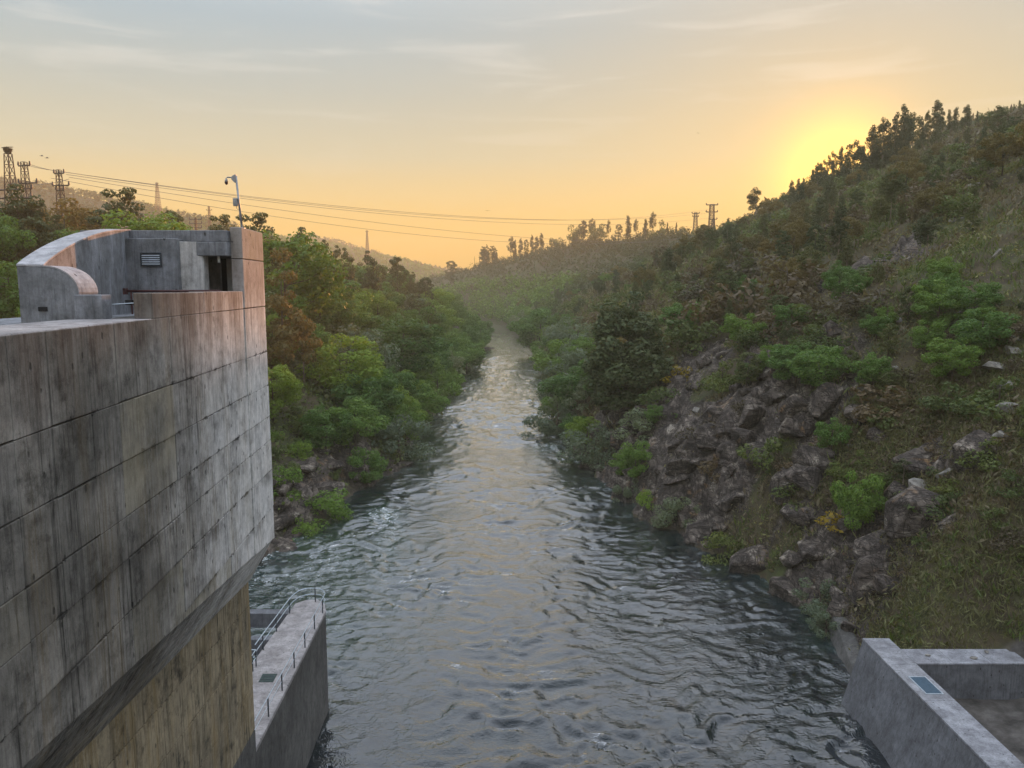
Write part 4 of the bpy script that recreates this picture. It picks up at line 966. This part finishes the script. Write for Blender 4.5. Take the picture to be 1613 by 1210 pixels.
for _ in range(9000):                                            # lower right slope, thinning uphill
    if n >= 150: break
    y = 118 + 430 * rng.random() ** 1.1; xl, xr = shore1(y); e = 7 + 75 * rng.random() ** 1.4; x = xr + e
    if e > 45 and y < 230 and rng.random() < .7: continue
    if y > 300 and e > 50: continue
    h = rng.uniform(4.5, 9.5) * (1 - .35 * e / 82)
    if not free(x, y, h * .36): continue
    put(rng.choice(['broad0', 'broad2', 'pine0', 'pine1', 'pine2', 'gum0', 'gum1', 'gum2', 'shrub0', 'heath0', 'rust0']), x, y, h, 'rm', rng.uniform(.95, 1.3)); n += 1
ns = nh = 0
for _ in range(20000):                                           # shrubs and heath on the open hillside
    if ns >= 170 and nh >= 110: break
    y = 46 + 300 * rng.random() ** 1.5; xl, xr = shore1(y); e = 3 + 150 * rng.random() ** 1.35; x = xr + e
    if x / (y + 1) > .80: continue
    if y < 57 and x < 42: continue
    h = rng.uniform(1.3, 4.2) * (1 + .002 * y)
    if rockiness(np.array([x]), np.array([y]))[0] > .45 and rng.random() < .8: continue
    if not free(x, y, h * .52): continue
    if rng.random() < .6:
        if ns < 170: put(rng.choice(['shrub0', 'shrub1', 'shrub2', 'gum1', 'pine0']), x, y, h, 'rs', rng.uniform(1, 1.5)); ns += 1
    elif nh < 110: put(rng.choice(['heath0', 'heath1']), x, y, h * .8, 'rh', rng.uniform(1, 1.5)); nh += 1

nq = 0
for _ in range(4000):                                            # small trees above and right of the crag
    if nq >= 34: break
    y = rng.uniform(66, 112); xl, xr = shore1(y); e = rng.uniform(13, 34); x = xr + e
    if x / y > .62: continue
    h = rng.uniform(2.8, 5.6)
    if not free(x, y, h * .36): continue
    put(rng.choice(['broad0', 'broad1', 'broad3', 'gum1', 'pine0', 'broad2']), x, y, h, 'rm', rng.uniform(.9, 1.4)); nq += 1
nq = 0
for _ in range(6000):                                            # low bushes on the near slope behind the training wall
    if nq >= 90: break
    y = rng.uniform(53, 84); x = rng.uniform(29, 54); xl, xr = shore1(y)
    if x / y > .78 or x < xr + 4 or (y < 56 and x < 34): continue
    h = .6 + 1.7 * rng.random() ** 1.6
    if not free(x, y, h * .6): continue
    k_ = rng.random()
    if k_ < .55 and ns < 240: put(rng.choice(['shrub0', 'shrub1', 'shrub2']), x, y, h, 'rs', rng.uniform(1, 1.6)); ns += 1
    else: put(rng.choice(['heath0', 'heath1']), x, y, h * .8, 'rh', rng.uniform(1, 1.6))
    nq += 1
n = 0
for _ in range(6000):                                            # thin trees scattered up the hazy right hillside
    if n >= 120: break
    y = rng.uniform(95, 300); xl, xr = shore1(y); e = rng.uniform(24, 135); x = xr + e
    if x / y > .72: continue
    h = rng.uniform(4.5, 10.)
    if not free(x, y, h * .36): continue
    plant(rng.choice(['gum0', 'gum1', 'gum2', 'pine1', 'pine2', 'pine0', 'rust0']), x, y, h, 'hillside_tree', 'dim tree standing scattered halfway up the hazy right hillside', 'tree', 'scattered trees on the right hillside', wide=rng.uniform(.9, 1.3)); n += 1
for g_, side in (('lw', 'left'), ('rw', 'right')):                # the nearer trees of each row can be counted off
    for k, (y, o) in enumerate(sorted(ROWS[g_], key=lambda q: q[0])[:20]):
        look = {'wil': 'grey green', 'bri': 'bright green', 'bro': 'green'}[o.children[-1].data.name[:3]]
        o['label'] = '%s waterline tree, %s from the dam in the row along the %s bank' % (look, ORD[k], side)

# ---------------------------------------------------------------- ground cover nobody could count
def tufts(name, pts, per, rad, size, mat, hgt=.6, asp=.34, blade=0.):
    k = len(pts); z = height(pts[:, 0], pts[:, 1])
    c = np.repeat(np.stack([pts[:, 0], pts[:, 1], z], 1), per, 0); m = len(c)
    s = np.repeat(nrg.uniform(.5, 1.5, k) * np.clip(pts[:, 1] / 85., .85, 3.), per)[:, None]
    o = nrg.normal(0, 1, (m, 3)) * np.array([rad, rad, 0]); o[:, 2] = nrg.uniform(.02, hgt, m)
    q = leaf_quads(c + o * s, np.concatenate([o[:, :2], np.full((m, 1), .4)], 1), size, .3, None, asp, blade)
    ctr = q.mean(1, keepdims=True); q = ctr + (q - ctr) * s[:, None]
    ob = link(bpy.data.objects.new(name, quads_mesh(name, q.astype(np.float32), mat))); tag(ob, kind='stuff'); return ob
def hill_pts(nw, side, ymax, emax, pw=1.6, rock=.5):
    y = 44 + (ymax - 44) * nrg.random(nw) ** pw; XL, XR = shores(y); e = .6 + emax * nrg.random(nw) ** 1.3
    x = XR + e if side > 0 else XL - e
    ok = (np.abs(x) / (y + 3) < .85) & (rockiness(x, y) < rock * .5 + .35 * nrg.random(nw) ** 2) & ((side < 0) | (y > 53) | (x > 35))
    return np.stack([x, y], 1)[ok]
def clumpy(p, seed, lo):
    return p[fbm(p[:, 0] / 9., p[:, 1] / 9., seed, 3) + nrg.normal(0, .12, len(p)) > lo]
lab = lambda o, l, c: tag(o, l, c)
lab(tufts('heath_cover', clumpy(hill_pts(80000, 1, 420, 190), 201, .02), 7, .42, .42, M['heath'], .6, .17, .55), 'brown heath and dry bracken covering the open right hillside', 'heath')
lab(tufts('scrub_cover', clumpy(hill_pts(90000, 1, 420, 190), 207, -.03), 8, .44, .24, M['scrub'], .6, .2), 'olive scrub and broom covering the open right hillside', 'scrub')
lab(tufts('grass_cover', clumpy(hill_pts(70000, 1, 300, 120), 213, .06), 7, .36, .50, M['shrub'], .4, .10, .6), 'green grass and fern patches on the lower right hillside', 'grass')
lab(tufts('bank_undergrowth', hill_pts(30000, -1, 420, 75, 1.4), 6, .40, .32, M['shrub'], .8), 'dark green undergrowth below the trees on the left bank', 'undergrowth')
lab(tufts('bank_bramble', clumpy(hill_pts(16000, -1, 300, 60, 1.4), 219, .0), 6, .4, .30, M['scrub'], .7), 'brown bramble between the trees and rocks on the left bank', 'bramble')

def near_pts(nw):
    y = nrg.uniform(36, 82, nw); x = nrg.uniform(27, 62, nw)
    ok = (x / y < .80) & (rockiness(x, y) < .35 + .4 * nrg.random(nw) ** 2) & (((y > 51.2) & (x > 28.5)) | (x > 36)); return np.stack([x, y], 1)[ok]
lab(tufts('slope_grass', near_pts(30000), 8, .30, .42, M['scrub'], .35, .09, .6), 'low olive grass on the slope behind the training wall', 'grass')
lab(tufts('slope_bracken', clumpy(near_pts(20000), 237, .0), 7, .32, .28, M['heathbush'], .5, .2), 'brown bracken on the slope behind the training wall', 'bracken')

# far woods: crowns too many and too small to pick apart
def far_wood(name, x, y, h, size, per, mat, lift=.0):
    z = height(x, y); k = len(x)
    u = nrg.normal(0, 1, (k * per, 3)); u /= np.linalg.norm(u, axis=1, keepdims=True)
    hh = np.repeat(h, per)[:, None]
    c = np.repeat(np.stack([x, y, z + h * .58], 1), per, 0) + u * hh * np.array([[.34, .34, .42]]) * nrg.uniform(.5, 1, (k * per, 1))
    q = leaf_quads(c, u, size, .3)
    ob = link(bpy.data.objects.new(name, quads_mesh(name, q.astype(np.float32), mat))); tag(ob, kind='stuff'); return ob
def front(Yd, a0, a1, nw, dmin, dmax, pw=1.):
    a = nrg.uniform(a0, a1, nw); y = Yd + dmin + (dmax - dmin) * nrg.random(nw) ** pw
    return a * Yd, y
x, y = front(900, -.75, -.16, 5200, -330, 25, .75)
lab(far_wood('hill_wood', x, y, nrg.uniform(5, 11, len(x)), 2.0, 16, M['pine']), 'wooded hillside behind the pylons on the left', 'wood')
x, y = front(1500, -.5, -.03, 3200, -480, 20, .7)
lab(far_wood('distant_wood', x, y, nrg.uniform(6, 13, len(x)), 3.2, 14, M['broad']), 'hazy wooded hill beyond the valley bend', 'wood')
x, y = front(1900, -.42, .03, 1300, -330, 10, .6)
lab(far_wood('faint_wood', x, y, nrg.uniform(6, 11, len(x)), 3.6, 12, M['pine']), 'faint wooded hill farthest away on the left', 'wood')
yy = nrg.uniform(500, 900, 2600); XL, XR = shores(yy); sd = nrg.random(2600) < .5
xx = np.where(sd, XL - 1 - 170 * nrg.random(2600) ** 1.2, XR + 1 + 45 * nrg.random(2600) ** 1.6)
lab(far_wood('valley_wood', xx, yy, nrg.uniform(5, 10, len(xx)), 1.3, 22, M['broad']), 'unbroken wood round the far bend of the river', 'wood')
yy = nrg.uniform(330, 900, 4200); XL, XR = shores(yy); cx = np.interp(yy, CY_, CX_)
xx = XR + 25 + (cx - XR) * nrg.random(4200)
lab(far_wood('crest_scrub', xx, yy, nrg.uniform(2., 7., len(xx)) * (.35 + .65 * nrg.random(len(xx)) ** 2), 1.0, 16, M['gum']), 'dark scrub over the far right hill', 'scrub')

yy = nrg.uniform(470, 900, 900); cx = np.interp(yy, CY_, CX_); XL, XR = shores(yy)
xx = cx - (cx - XR) * np.abs(nrg.normal(0, .22, 900))
lab(far_wood('crest_wood', xx, yy, nrg.uniform(3, 9, len(xx)), .9, 34, M['gum']), 'dark wood along the crest of the hill at the end of the valley', 'wood')

# ---------------------------------------------------------------- rocks
def rock_proto(seed, flat=.75, npts=16, rounded=False, mat='rock'):
    rr_ = np.random.default_rng(seed); bm = bmesh.new()
    p = rr_.normal(0, 1, (npts, 3)); p /= np.linalg.norm(p, axis=1, keepdims=True); p *= rr_.uniform(.75, 1.1, (npts, 1)); p[:, 2] *= flat
    if not rounded: p = np.sign(p) * np.abs(p) ** .7
    for q in p: bm.verts.new(q)
    r = bmesh.ops.convex_hull(bm, input=bm.verts)
    bmesh.ops.delete(bm, geom=[g for g in r['geom_interior'] if isinstance(g, bmesh.types.BMVert)], context='VERTS')
    bmesh.ops.bevel(bm, geom=list(bm.edges), offset=.10 if rounded else .05, segments=2 if rounded else 1, affect='EDGES', clamp_overlap=True)
    me = bpy.data.meshes.new('boulder'); bm.to_mesh(me); bm.free(); me.materials.append(M[mat]); return me
STO = [rock_proto(s, .7, 20, True, 'stone') for s in (21, 22, 23, 24)] + [rock_proto(s, .8, 15, False, 'stone') for s in (31, 32, 33)]; ANG = [rock_proto(s) for s in (1, 2, 3, 4, 5)]; RND = [rock_proto(s, .65, 26, True) for s in (11, 12, 13)]
def boulder(me, x, y, sc, rot, label, group=None, dz=0., name='boulder'):
    z = float(height(np.array([x]), np.array([y]))[0])
    o = bpy.data.objects.new(name, me); o.location = (x, y, z + dz); o.scale = sc; o.rotation_euler = rot; link(o)
    return tag(o, label, 'rock', group)
ONE = [
 (RND[0], -27.2, 85.6, (3.4, 5.2, 2.3), (.1, .05, .3), 'large dark rounded boulder at the water touching the dam wall edge'),
 (RND[1], -24.6, 91.8, (2.6, 3.4, 1.5), (.0, .1, 1.0), 'dark boulder under the bright green shrub at the left shore'),
 (ANG[1], -25.8, 104., (4.2, 3.2, 1.0), (.1, -.15, .6), 'bare dark rock slab sloping into the water on the left bank'),
 (ANG[2], -11.2, 366., (4.5, 4.0, 2.6), (0, 0, .4), 'dark rock spit jutting into the river at the left of the bend'),
 (ANG[0], -14.2, 236., (3.0, 3.5, 2.0), (0, 0, 1.4), 'dark rock at the left waterline halfway along the river'),
 (ANG[3], -24.5, 330., (5., 4., 6.), (.1, 0, .4), 'grey rock bluff among trees above the left side of the bend'),
 (STO[0], 49.3, 76.3, (2.3, 1.5, 1.0), (.1, .2, .3), 'long rounded pale boulder, topmost of the boulders at the right edge'),
 (STO[1], 48.4, 74.0, (1.6, 1.2, .8), (.1, -.1, 1.3), 'rounded boulder just below the topmost one at the right edge'),
 (STO[2], 46.6, 73.0, (2.0, 1.2, .8), (0, .2, .2), 'flat rounded boulder on the right slope left of the stacked ones'),
 (STO[0], 45.4, 69.5, (2.2, 1.3, 1.), (.2, 0, .5), 'big stacked boulder at the right edge in the middle of the pile'),
 (STO[1], 43.0, 65.2, (1.9, 1.2, .9), (0, .1, .1), 'lowest large rounded boulder at the right edge'),
 (STO[2], 40.8, 63.2, (1.2, .8, .6), (0, 0, .8), 'small pale boulder on the slope below the pile at the right edge'),
 (STO[4], 36.3, 66.2, (1.5, 1.0, .9), (.3, .2, .4), 'pale angular block on the slope above the slim young tree'),
 (STO[5], 37.5, 65.4, (1.2, .9, .8), (.1, .5, 1.0), 'pale angular rock above the training wall slope'),
 (ANG[4], 36.8, 78.6, (1.6, 1.2, 1.5), (.2, .3, .2), 'reddish grey rock outcrop on the slope right of the lone rounded tree'),
 (ANG[1], 36.4, 75.2, (1.4, 1.1, 1.), (.4, .1, .9), 'small grey rock outcrop below the reddish one'),
]
for me, x, y, sc, rot, l in ONE: boulder(me, x, y, sc, rot, l)
n = 0
for _ in range(4000):
    if n >= 190: break
    y = rng.uniform(54, 134); xl, xr = shore1(y); e = rng.uniform(-.3, 27); x = xr + e
    if rockiness(np.array([x]), np.array([y]))[0] < .35: continue
    s = rng.uniform(.5, 1.9) * (1.35 if e < 14 else 1.)
    boulder(rng.choice(ANG), x, y, (s * rng.uniform(.7, 1.3), s * rng.uniform(.7, 1.4), s * rng.uniform(.6, 1.5)), (rng.uniform(-.5, .5), rng.uniform(-.7, .5), rng.uniform(0, 6.3)), 'angular grey rock block in the crag above the right waterline', 'blocks of the right crag', -.2 * s, 'rock_block'); n += 1
n = 0
for _ in range(4000):
    if n >= 110: break
    y = 54 + 130 * rng.random() ** 1.5; xl, xr = shore1(y); e = rng.uniform(8, 75); x = xr + e
    if x / y > .78: continue
    s = .2 + .9 * rng.random() ** 2.2
    boulder(rng.choice(STO), x, y, (s * 1.4, s, s * .8), (rng.uniform(-.3, .3), rng.uniform(-.3, .3), rng.uniform(0, 6.3)), 'pale stone lying in the scrub on the steep right hillside', 'stones on the right hillside', -.15 * s, 'stone'); n += 1
n = 0
for _ in range(4000):
    if n >= 34: break
    y = rng.uniform(76, 130); xl, xr = shore1(y); d = rng.uniform(-.4, 9); x = xl - d
    if y > 112 and d > 2.5: continue
    s = rng.uniform(.5, 1.9)
    boulder(rng.choice(ANG + RND), x, y, (s * 1.4, s, s * .7), (rng.uniform(-.3, .3), rng.uniform(-.3, .3), rng.uniform(0, 6.3)), 'dark rock at the foot of the left bank', 'rocks along the near left shore', -.1 * s, 'shore_rock'); n += 1
for x, y, s, l in ((28.3, 49.6, .16, 'small pale stone on the cross wall nearest the corner'), (31.2, 49.2, .2, 'pale stone in the middle of the cross wall top'), (32.6, 50.1, .17, 'pale stone towards the far end of the cross wall top'), (29.2, 47.4, .3, 'pale stone on the ground in the corner below the cross wall')):
    o = boulder(STO[1], x, y, (s * 1.5, s, s * .7), (0, 0, x), l, None, 0, 'stone')
    if y > 48: o.location.z = 4.98 + s * .3

# ---------------------------------------------------------------- pylons, conductors, nest, birds
def pylon(x, y, z, h, wb, wt_, label, arms, group=None, bar=.095, rz=0.):
    o = empty('lattice_pylon', (x, y, z), label, 'pylon', group, rz)
    c = lambda sx, sy, f: (sx * (wb + (wt_ - wb) * f) / 2, sy * (wb + (wt_ - wb) * f) / 2, h * f)
    for sx, sy in ((-1, -1), (1, -1), (1, 1), (-1, 1)): MB().tube([c(sx, sy, 0), c(sx, sy, 1)], bar, 4).build('leg', M['pylon'], o)
    mb = MB(); nb = max(6, int(h / 1.9)); fs = [i / nb for i in range(nb + 1)]
    for f0, f1 in zip(fs, fs[1:]):
        for (a, b) in (((-1, -1), (1, -1)), ((1, -1), (1, 1)), ((1, 1), (-1, 1)), ((-1, 1), (-1, -1))):
            mb.tube([c(*a, f0), c(*b, f1)], bar * .55, 3, cap=False); mb.tube([c(*b, f0), c(*a, f1)], bar * .55, 3, cap=False); mb.tube([c(*a, f1), c(*b, f1)], bar * .55, 3, cap=False)
    mb.build('bracing', M['pylon'], o)
    for f, l, r in arms:
        MB().tube([(-l, 0, h * f), (r, 0, h * f)], bar * 1.5, 4).build('crossarm', M['pylon'], o)
        for xx in (-l, r):
            MB().tube([(xx, 0, h * f + .9), (xx, 0, h * f + .1)], bar * 1.3, 6, bar * 2.4).build('insulator', M['post'], o)
    return o
gz_ = None
def gz(x, y): return float(height(np.array([x]), np.array([y]))[0])
pylon(-95.4, 150, gz(-95.4, 150) - .5, 22.2, 2.6, .9, 'tall dark lattice pylon at the left edge carrying a big stick nest', [(.70, 3.2, 2.2), (.63, 3.6, 4.4)], rz=-.2)
pylon(-102.4, 166, gz(-102.4, 166) - .5, 21.6, 2.3, .8, 'dark lattice pylon without a nest, second from the left edge', [(.965, 1.4, 1.4), (.80, 1.6, 2.8), (.745, .9, 1.5)], rz=-.2)
pylon(-100.4, 175, gz(-100.4, 175) - .5, 21.8, 2.3, .7, 'third lattice pylon standing apart behind the orange tree', [(.965, 1.2, 1.3), (.845, 1.8, 2.4), (.80, 1., 1.)], rz=-.2)
pylon(-382.8, 850, gz(-382.8, 850), 42.5, 7, 1.4, 'slim distant lattice tower on the wooded hill left of the camera pole', [(.97, 1.5, 1.5)], bar=.2)
pylon(-222.4, 1200, gz(-222.4, 1200), 113.7 - gz(-222.4, 1200), 8, 1.6, 'slim distant lattice tower in the middle left of the skyline above the pines', [(.97, 2, 2)], bar=.3)
pylon(-231.5, 600, gz(-231.5, 600), 90 - gz(-231.5, 600), 4, 1, 'small lattice tower half hidden just left of the camera pole', [(.95, 2, 2), (.88, 2, 2)], bar=.14)
pylon(-113, 280, 33, 21, 1.0, .4, 'pale slender wire post with short arms behind the gatehouse roof', [(.97, 2.2, 2.2), (.9, 2.2, 2.2), (.83, 2., 2.)], bar=.08)
pylon(106.9, 420, gz(106.9, 420), 73 - gz(106.9, 420), 3.2, 2.0, 'lattice tower with wide arms on the right ridge, taller of the pair', [(.985, 3.0, 3.0), (.80, 3., 3.)], bar=.17)
pylon(110.9, 432, gz(110.9, 432), 66.5 - gz(110.9, 432), 2.4, 1.2, 'short lattice tower right behind the taller tower on the right ridge', [(.97, 2., 2.)], bar=.15)
pylon(121.7, 520, gz(121.7, 520), 77.9 - gz(121.7, 520), 3.2, 1.6, 'lattice tower on the right ridge, left and fainter one of the pair', [(.97, 2.4, 2.4), (.85, 2., 2.)], bar=.17)
# stick nest on the first pylon
nz = gz(-95.4, 150) - .5 + 22.2
nest = empty('stick_nest', (-95.4, 150, nz), 'big stick nest on top of the leftmost pylon', 'nest')
mb = MB()
for k in range(150):
    a = rng.uniform(0, 6.28); r = rng.uniform(.2, .95); z = rng.uniform(0, 1.15); b = a + rng.uniform(1.0, 2.0)
    rr2 = r * (.65 + .35 * z)
    mb.tube([(rr2 * math.cos(a), rr2 * math.sin(a), z), (rr2 * math.cos(b) * 1.08, rr2 * math.sin(b) * 1.08, z + rng.uniform(-.15, .2))], .035, 3, cap=False)
s_ = mb.build('sticks', M['twig'], nest); s_['kind'] = 'stuff'
mb = MB(); mb.tube([(0, 0, .02), (0, 0, .5), (0, 0, .95)], .5, 10, .82); mb.build('nest_bowl', M['twig'], nest)
def wire(p, q, sag, label, group, r=.045, n=28):
    p, q = Vector(p), Vector(q); o = p
    pts = [p.lerp(q, i / n) - p - Vector((0, 0, 4 * sag * (i / n) * (1 - i / n))) for i in range(n + 1)]
    ob = MB().tube(pts, r, 4, cap=False).build('power_line', M['wire']); ob.location = p
    return tag(ob, label, 'power line', group)
WL = 'thin power line across the valley sky to the right ridge, %s of five'; WORD_ = ['topmost', 'second from top', 'middle one', 'lowest', 'second lowest']
for dx, z0, ze, sg in ((-1.3, 55.3, 70.3, 8), (1.2, 54.9, 69.0, 7), (1.6, 54.4, 66.3, 7), (2.2, 53.8, 54.3, 6), (-1.8, 53.6, 57.0, 9)):
    wire((-100.4 + dx, 175, z0), (106.9 + dx * 1.5, 420, ze), sg, WL % WORD_.pop(0), 'power lines across the valley')
for dx, z0, z1 in ((-1.3, 55.6, 55.3), (1.2, 55.2, 54.9), (2.2, 51.0, 53.4)):
    wire((-102.4 + dx, 166, z0), (-100.4 + dx, 175, z1), .2, 'short power line between the second and third pylon, %s of three' % {-1.3: 'top', 1.2: 'middle', 2.2: 'bottom'}[dx], 'lines between the left pylons')
for dz, z1 in ((0, 0), (-.5, -.7), (-3., -2.4), (-3.6, -3.)):
    wire((-112, 150, 50.2 + dz), (-113 + dz * .4, 280, 53.2 + z1), 3.2, 'pale sunlit power line low before the wooded left hill, %s of four' % {0: 'topmost', -.5: 'second', -3.: 'third', -3.6: 'lowest'}[dz], 'low lines before the left hill', .05)
def bird(x, y, z, s, rz, tilt, label, group=None):
    o = empty('bird', (x, y, z), label, 'bird', group, rz); o.scale = (s, s, s)
    mb = MB(); mb.ball((0, 0, 0), .12, 2, (1, 3.2, .9)); mb.tube([(0, .34, .0), (0, .62, .03), (0, .74, .03)], .05, 6, .02); mb.tube([(0, -.3, 0), (0, -.62, 0)], .07, 5, .02)
    mb.build('body', M['bird'], o, smooth=True)
    for sx in (-1, 1):
        mb = MB(); mb.hexa([(sx * .06, -.16, -.01), (sx * .06, .22, -.01), (sx * .62, .26, .16), (sx * .62, -.14, .16), (sx * .06, -.16, .03), (sx * .06, .22, .03), (sx * .62, .26, .18), (sx * .62, -.14, .18)])
        mb.hexa([(sx * .62, -.14, .16), (sx * .62, .26, .16), (sx * 1.25, .04, .12), (sx * 1.2, -.12, .12), (sx * .62, -.14, .18), (sx * .62, .26, .18), (sx * 1.25, .04, .13), (sx * 1.2, -.12, .13)])
        mb.build('wing', M['bird'], o)
    o.rotation_euler = (0, tilt, rz)
bird(-83.1, 140, 52.7, .55, 1.9, -.3, 'dark bird gliding right of the pylons, upper left one of two')
bird(-82.2, 140, 52.35, .55, 1.9, -.3, 'dark bird gliding right of the pylons, lower right one of two')
bird(-9.3, 300, 58.3, .9, .3, 0, 'tiny dark bird low over the middle of the valley')
bird(60.9, 260, 79.4, .45, .3, .2, 'tiny dark bird high in the sky left of the ridge trees')
# bare snags on the low end of the right ridge
for x, y, h, l in ((-40., 830, 15, 'bare leafless trunk, left of two on the low end of the right ridge'), (-34.5, 822, 18, 'bare leafless trunk, right of two on the low end of the right ridge')):
    o = empty('dead_tree', (x, y, gz(x, y) - .3), l, 'dead tree')
    MB().tube([(0, 0, 0), (.2, 0, h * .5), (.1, 0, h)], .35, 6, .12).build('trunk', M['bark'], o)
    mb = MB()
    for k in range(7):
        z = h * (.45 + .075 * k); a = k * 2.4; mb.tube([(.15, 0, z), (1.3 * math.cos(a), 1.3 * math.sin(a), z + .9)], .12, 4, .04)
    mb.build('branches', M['bark'], o)

# ---------------------------------------------------------------- labels: what stands right beside a landmark is named by it
MARKS = [('the lone rounded light green tree', 34.5, 85.6), ('the slim young tree above the crag', 31.9, 69.1), ('the very large dark evergreen', 18.7, 125.1), ('the yellow gorse on the crag top', 26.1, 119.),
 ('the round grey willow below the crag', 21., 92.), ('the big grey willow below the evergreen', 13.7, 123.8), ('the boulder pile at the right edge', 46., 71.), ('the pale angular block', 36.3, 66.2),
 ('the far end of the training wall', 26., 52.5), ('the cross wall', 31., 50.), ('the lone airy ridge tree', 90., 289.7), ('the taller ridge tower', 106.9, 420.), ('the white riffle by the right bank', 9., 141.), ('the reddish rock outcrop', 36.8, 78.6),
 ('the round tree beside the left willow', -24.3, 117.2), ('the large wide tree on the left bank', -26.6, 183.6), ('the bare rock slab on the left', -25.8, 104.), ('the russet conifer by the end pier', -52.5, 173.8), ('the dark rock spit', -11.2, 366.),
 ('the lime green tree by the dam', -43.8, 150.), ('the big rounded dark tree', -42.5, 170.8), ('the pointed pine at the bend', -44.7, 345.), ('the grey rock bluff', -24.5, 330.), ('the pair of bright low trees', -21.5, 146.), ('the orange tree behind the gatehouse', -87.3, 152.7)]
KINDS = {'shrubs on the right hillside': 'low shrub', 'heath bushes on the right hillside': 'brown heath bush', 'scattered trees on the right hillside': 'dim hillside tree', 'trees on the lower right slope': 'bushy slope tree',
 'trees in the wood on the left slope': 'leafy tree', 'pines on the upper left slope': 'dark pine', 'blocks of the right crag': 'angular rock block', 'stones on the right hillside': 'pale stone', 'shrubs between rocks on the left bank': 'low bank shrub',
 'trees along the left waterline': 'leaning green tree', 'trees along the right waterline': 'bushy right bank tree', 'rocks along the near left shore': 'dark shore rock'}
best = {}
for o in COL.objects:
    if o.parent is None and o.get('group') in KINDS and ' from the dam in the row' not in o.get('label', ''):
        x, y = o.location.x, o.location.y
        for mk, mx, my in MARKS:
            d = math.hypot(x - mx, y - my)
            if d > max(12., .12 * my) or d < .8 or (x < 0) != (mx < 0) and my > 300: continue
            up = (x - mx) * (1 if mx > 0 else -1)
            rel = ('uphill of' if up > 0 else 'downhill of') if abs(up) > abs(y - my) else ('beyond' if y > my else 'on the near side of')
            k = (o['group'], mk, rel)
            if k not in best or d < best[k][0]: best[k] = (d, o)
seen = set()
for (g_, mk, rel), (d, o) in sorted(best.items(), key=lambda q: q[1][0]):
    if o.name in seen: continue
    seen.add(o.name); o['label'] = '%s right %s %s' % (KINDS[g_], rel, mk) if rel != 'on the near side of' else '%s on the near side of %s' % (KINDS[g_], mk)

# ---------------------------------------------------------------- evening haze in the valley: one closed box of even air
hz = NT('valley_haze'); hz.t.nodes.remove(hz.out); hz.out = hz.n('ShaderNodeOutputMaterial')
vol = hz.n('ShaderNodeVolumePrincipled'); vol.inputs['Color'].default_value = (.95, .81, .58, 1); vol.inputs['Density'].default_value = .00036; vol.inputs['Anisotropy'].default_value = .1
hz.t.links.new(vol.outputs[0], hz.out.inputs['Volume'])
haze = MB().box((-2500, -2500, -4.6), (2500, 2500, 172)).build('haze', hz.m); tag(haze, 'thin golden evening haze filling the valley', 'haze', kind='stuff')
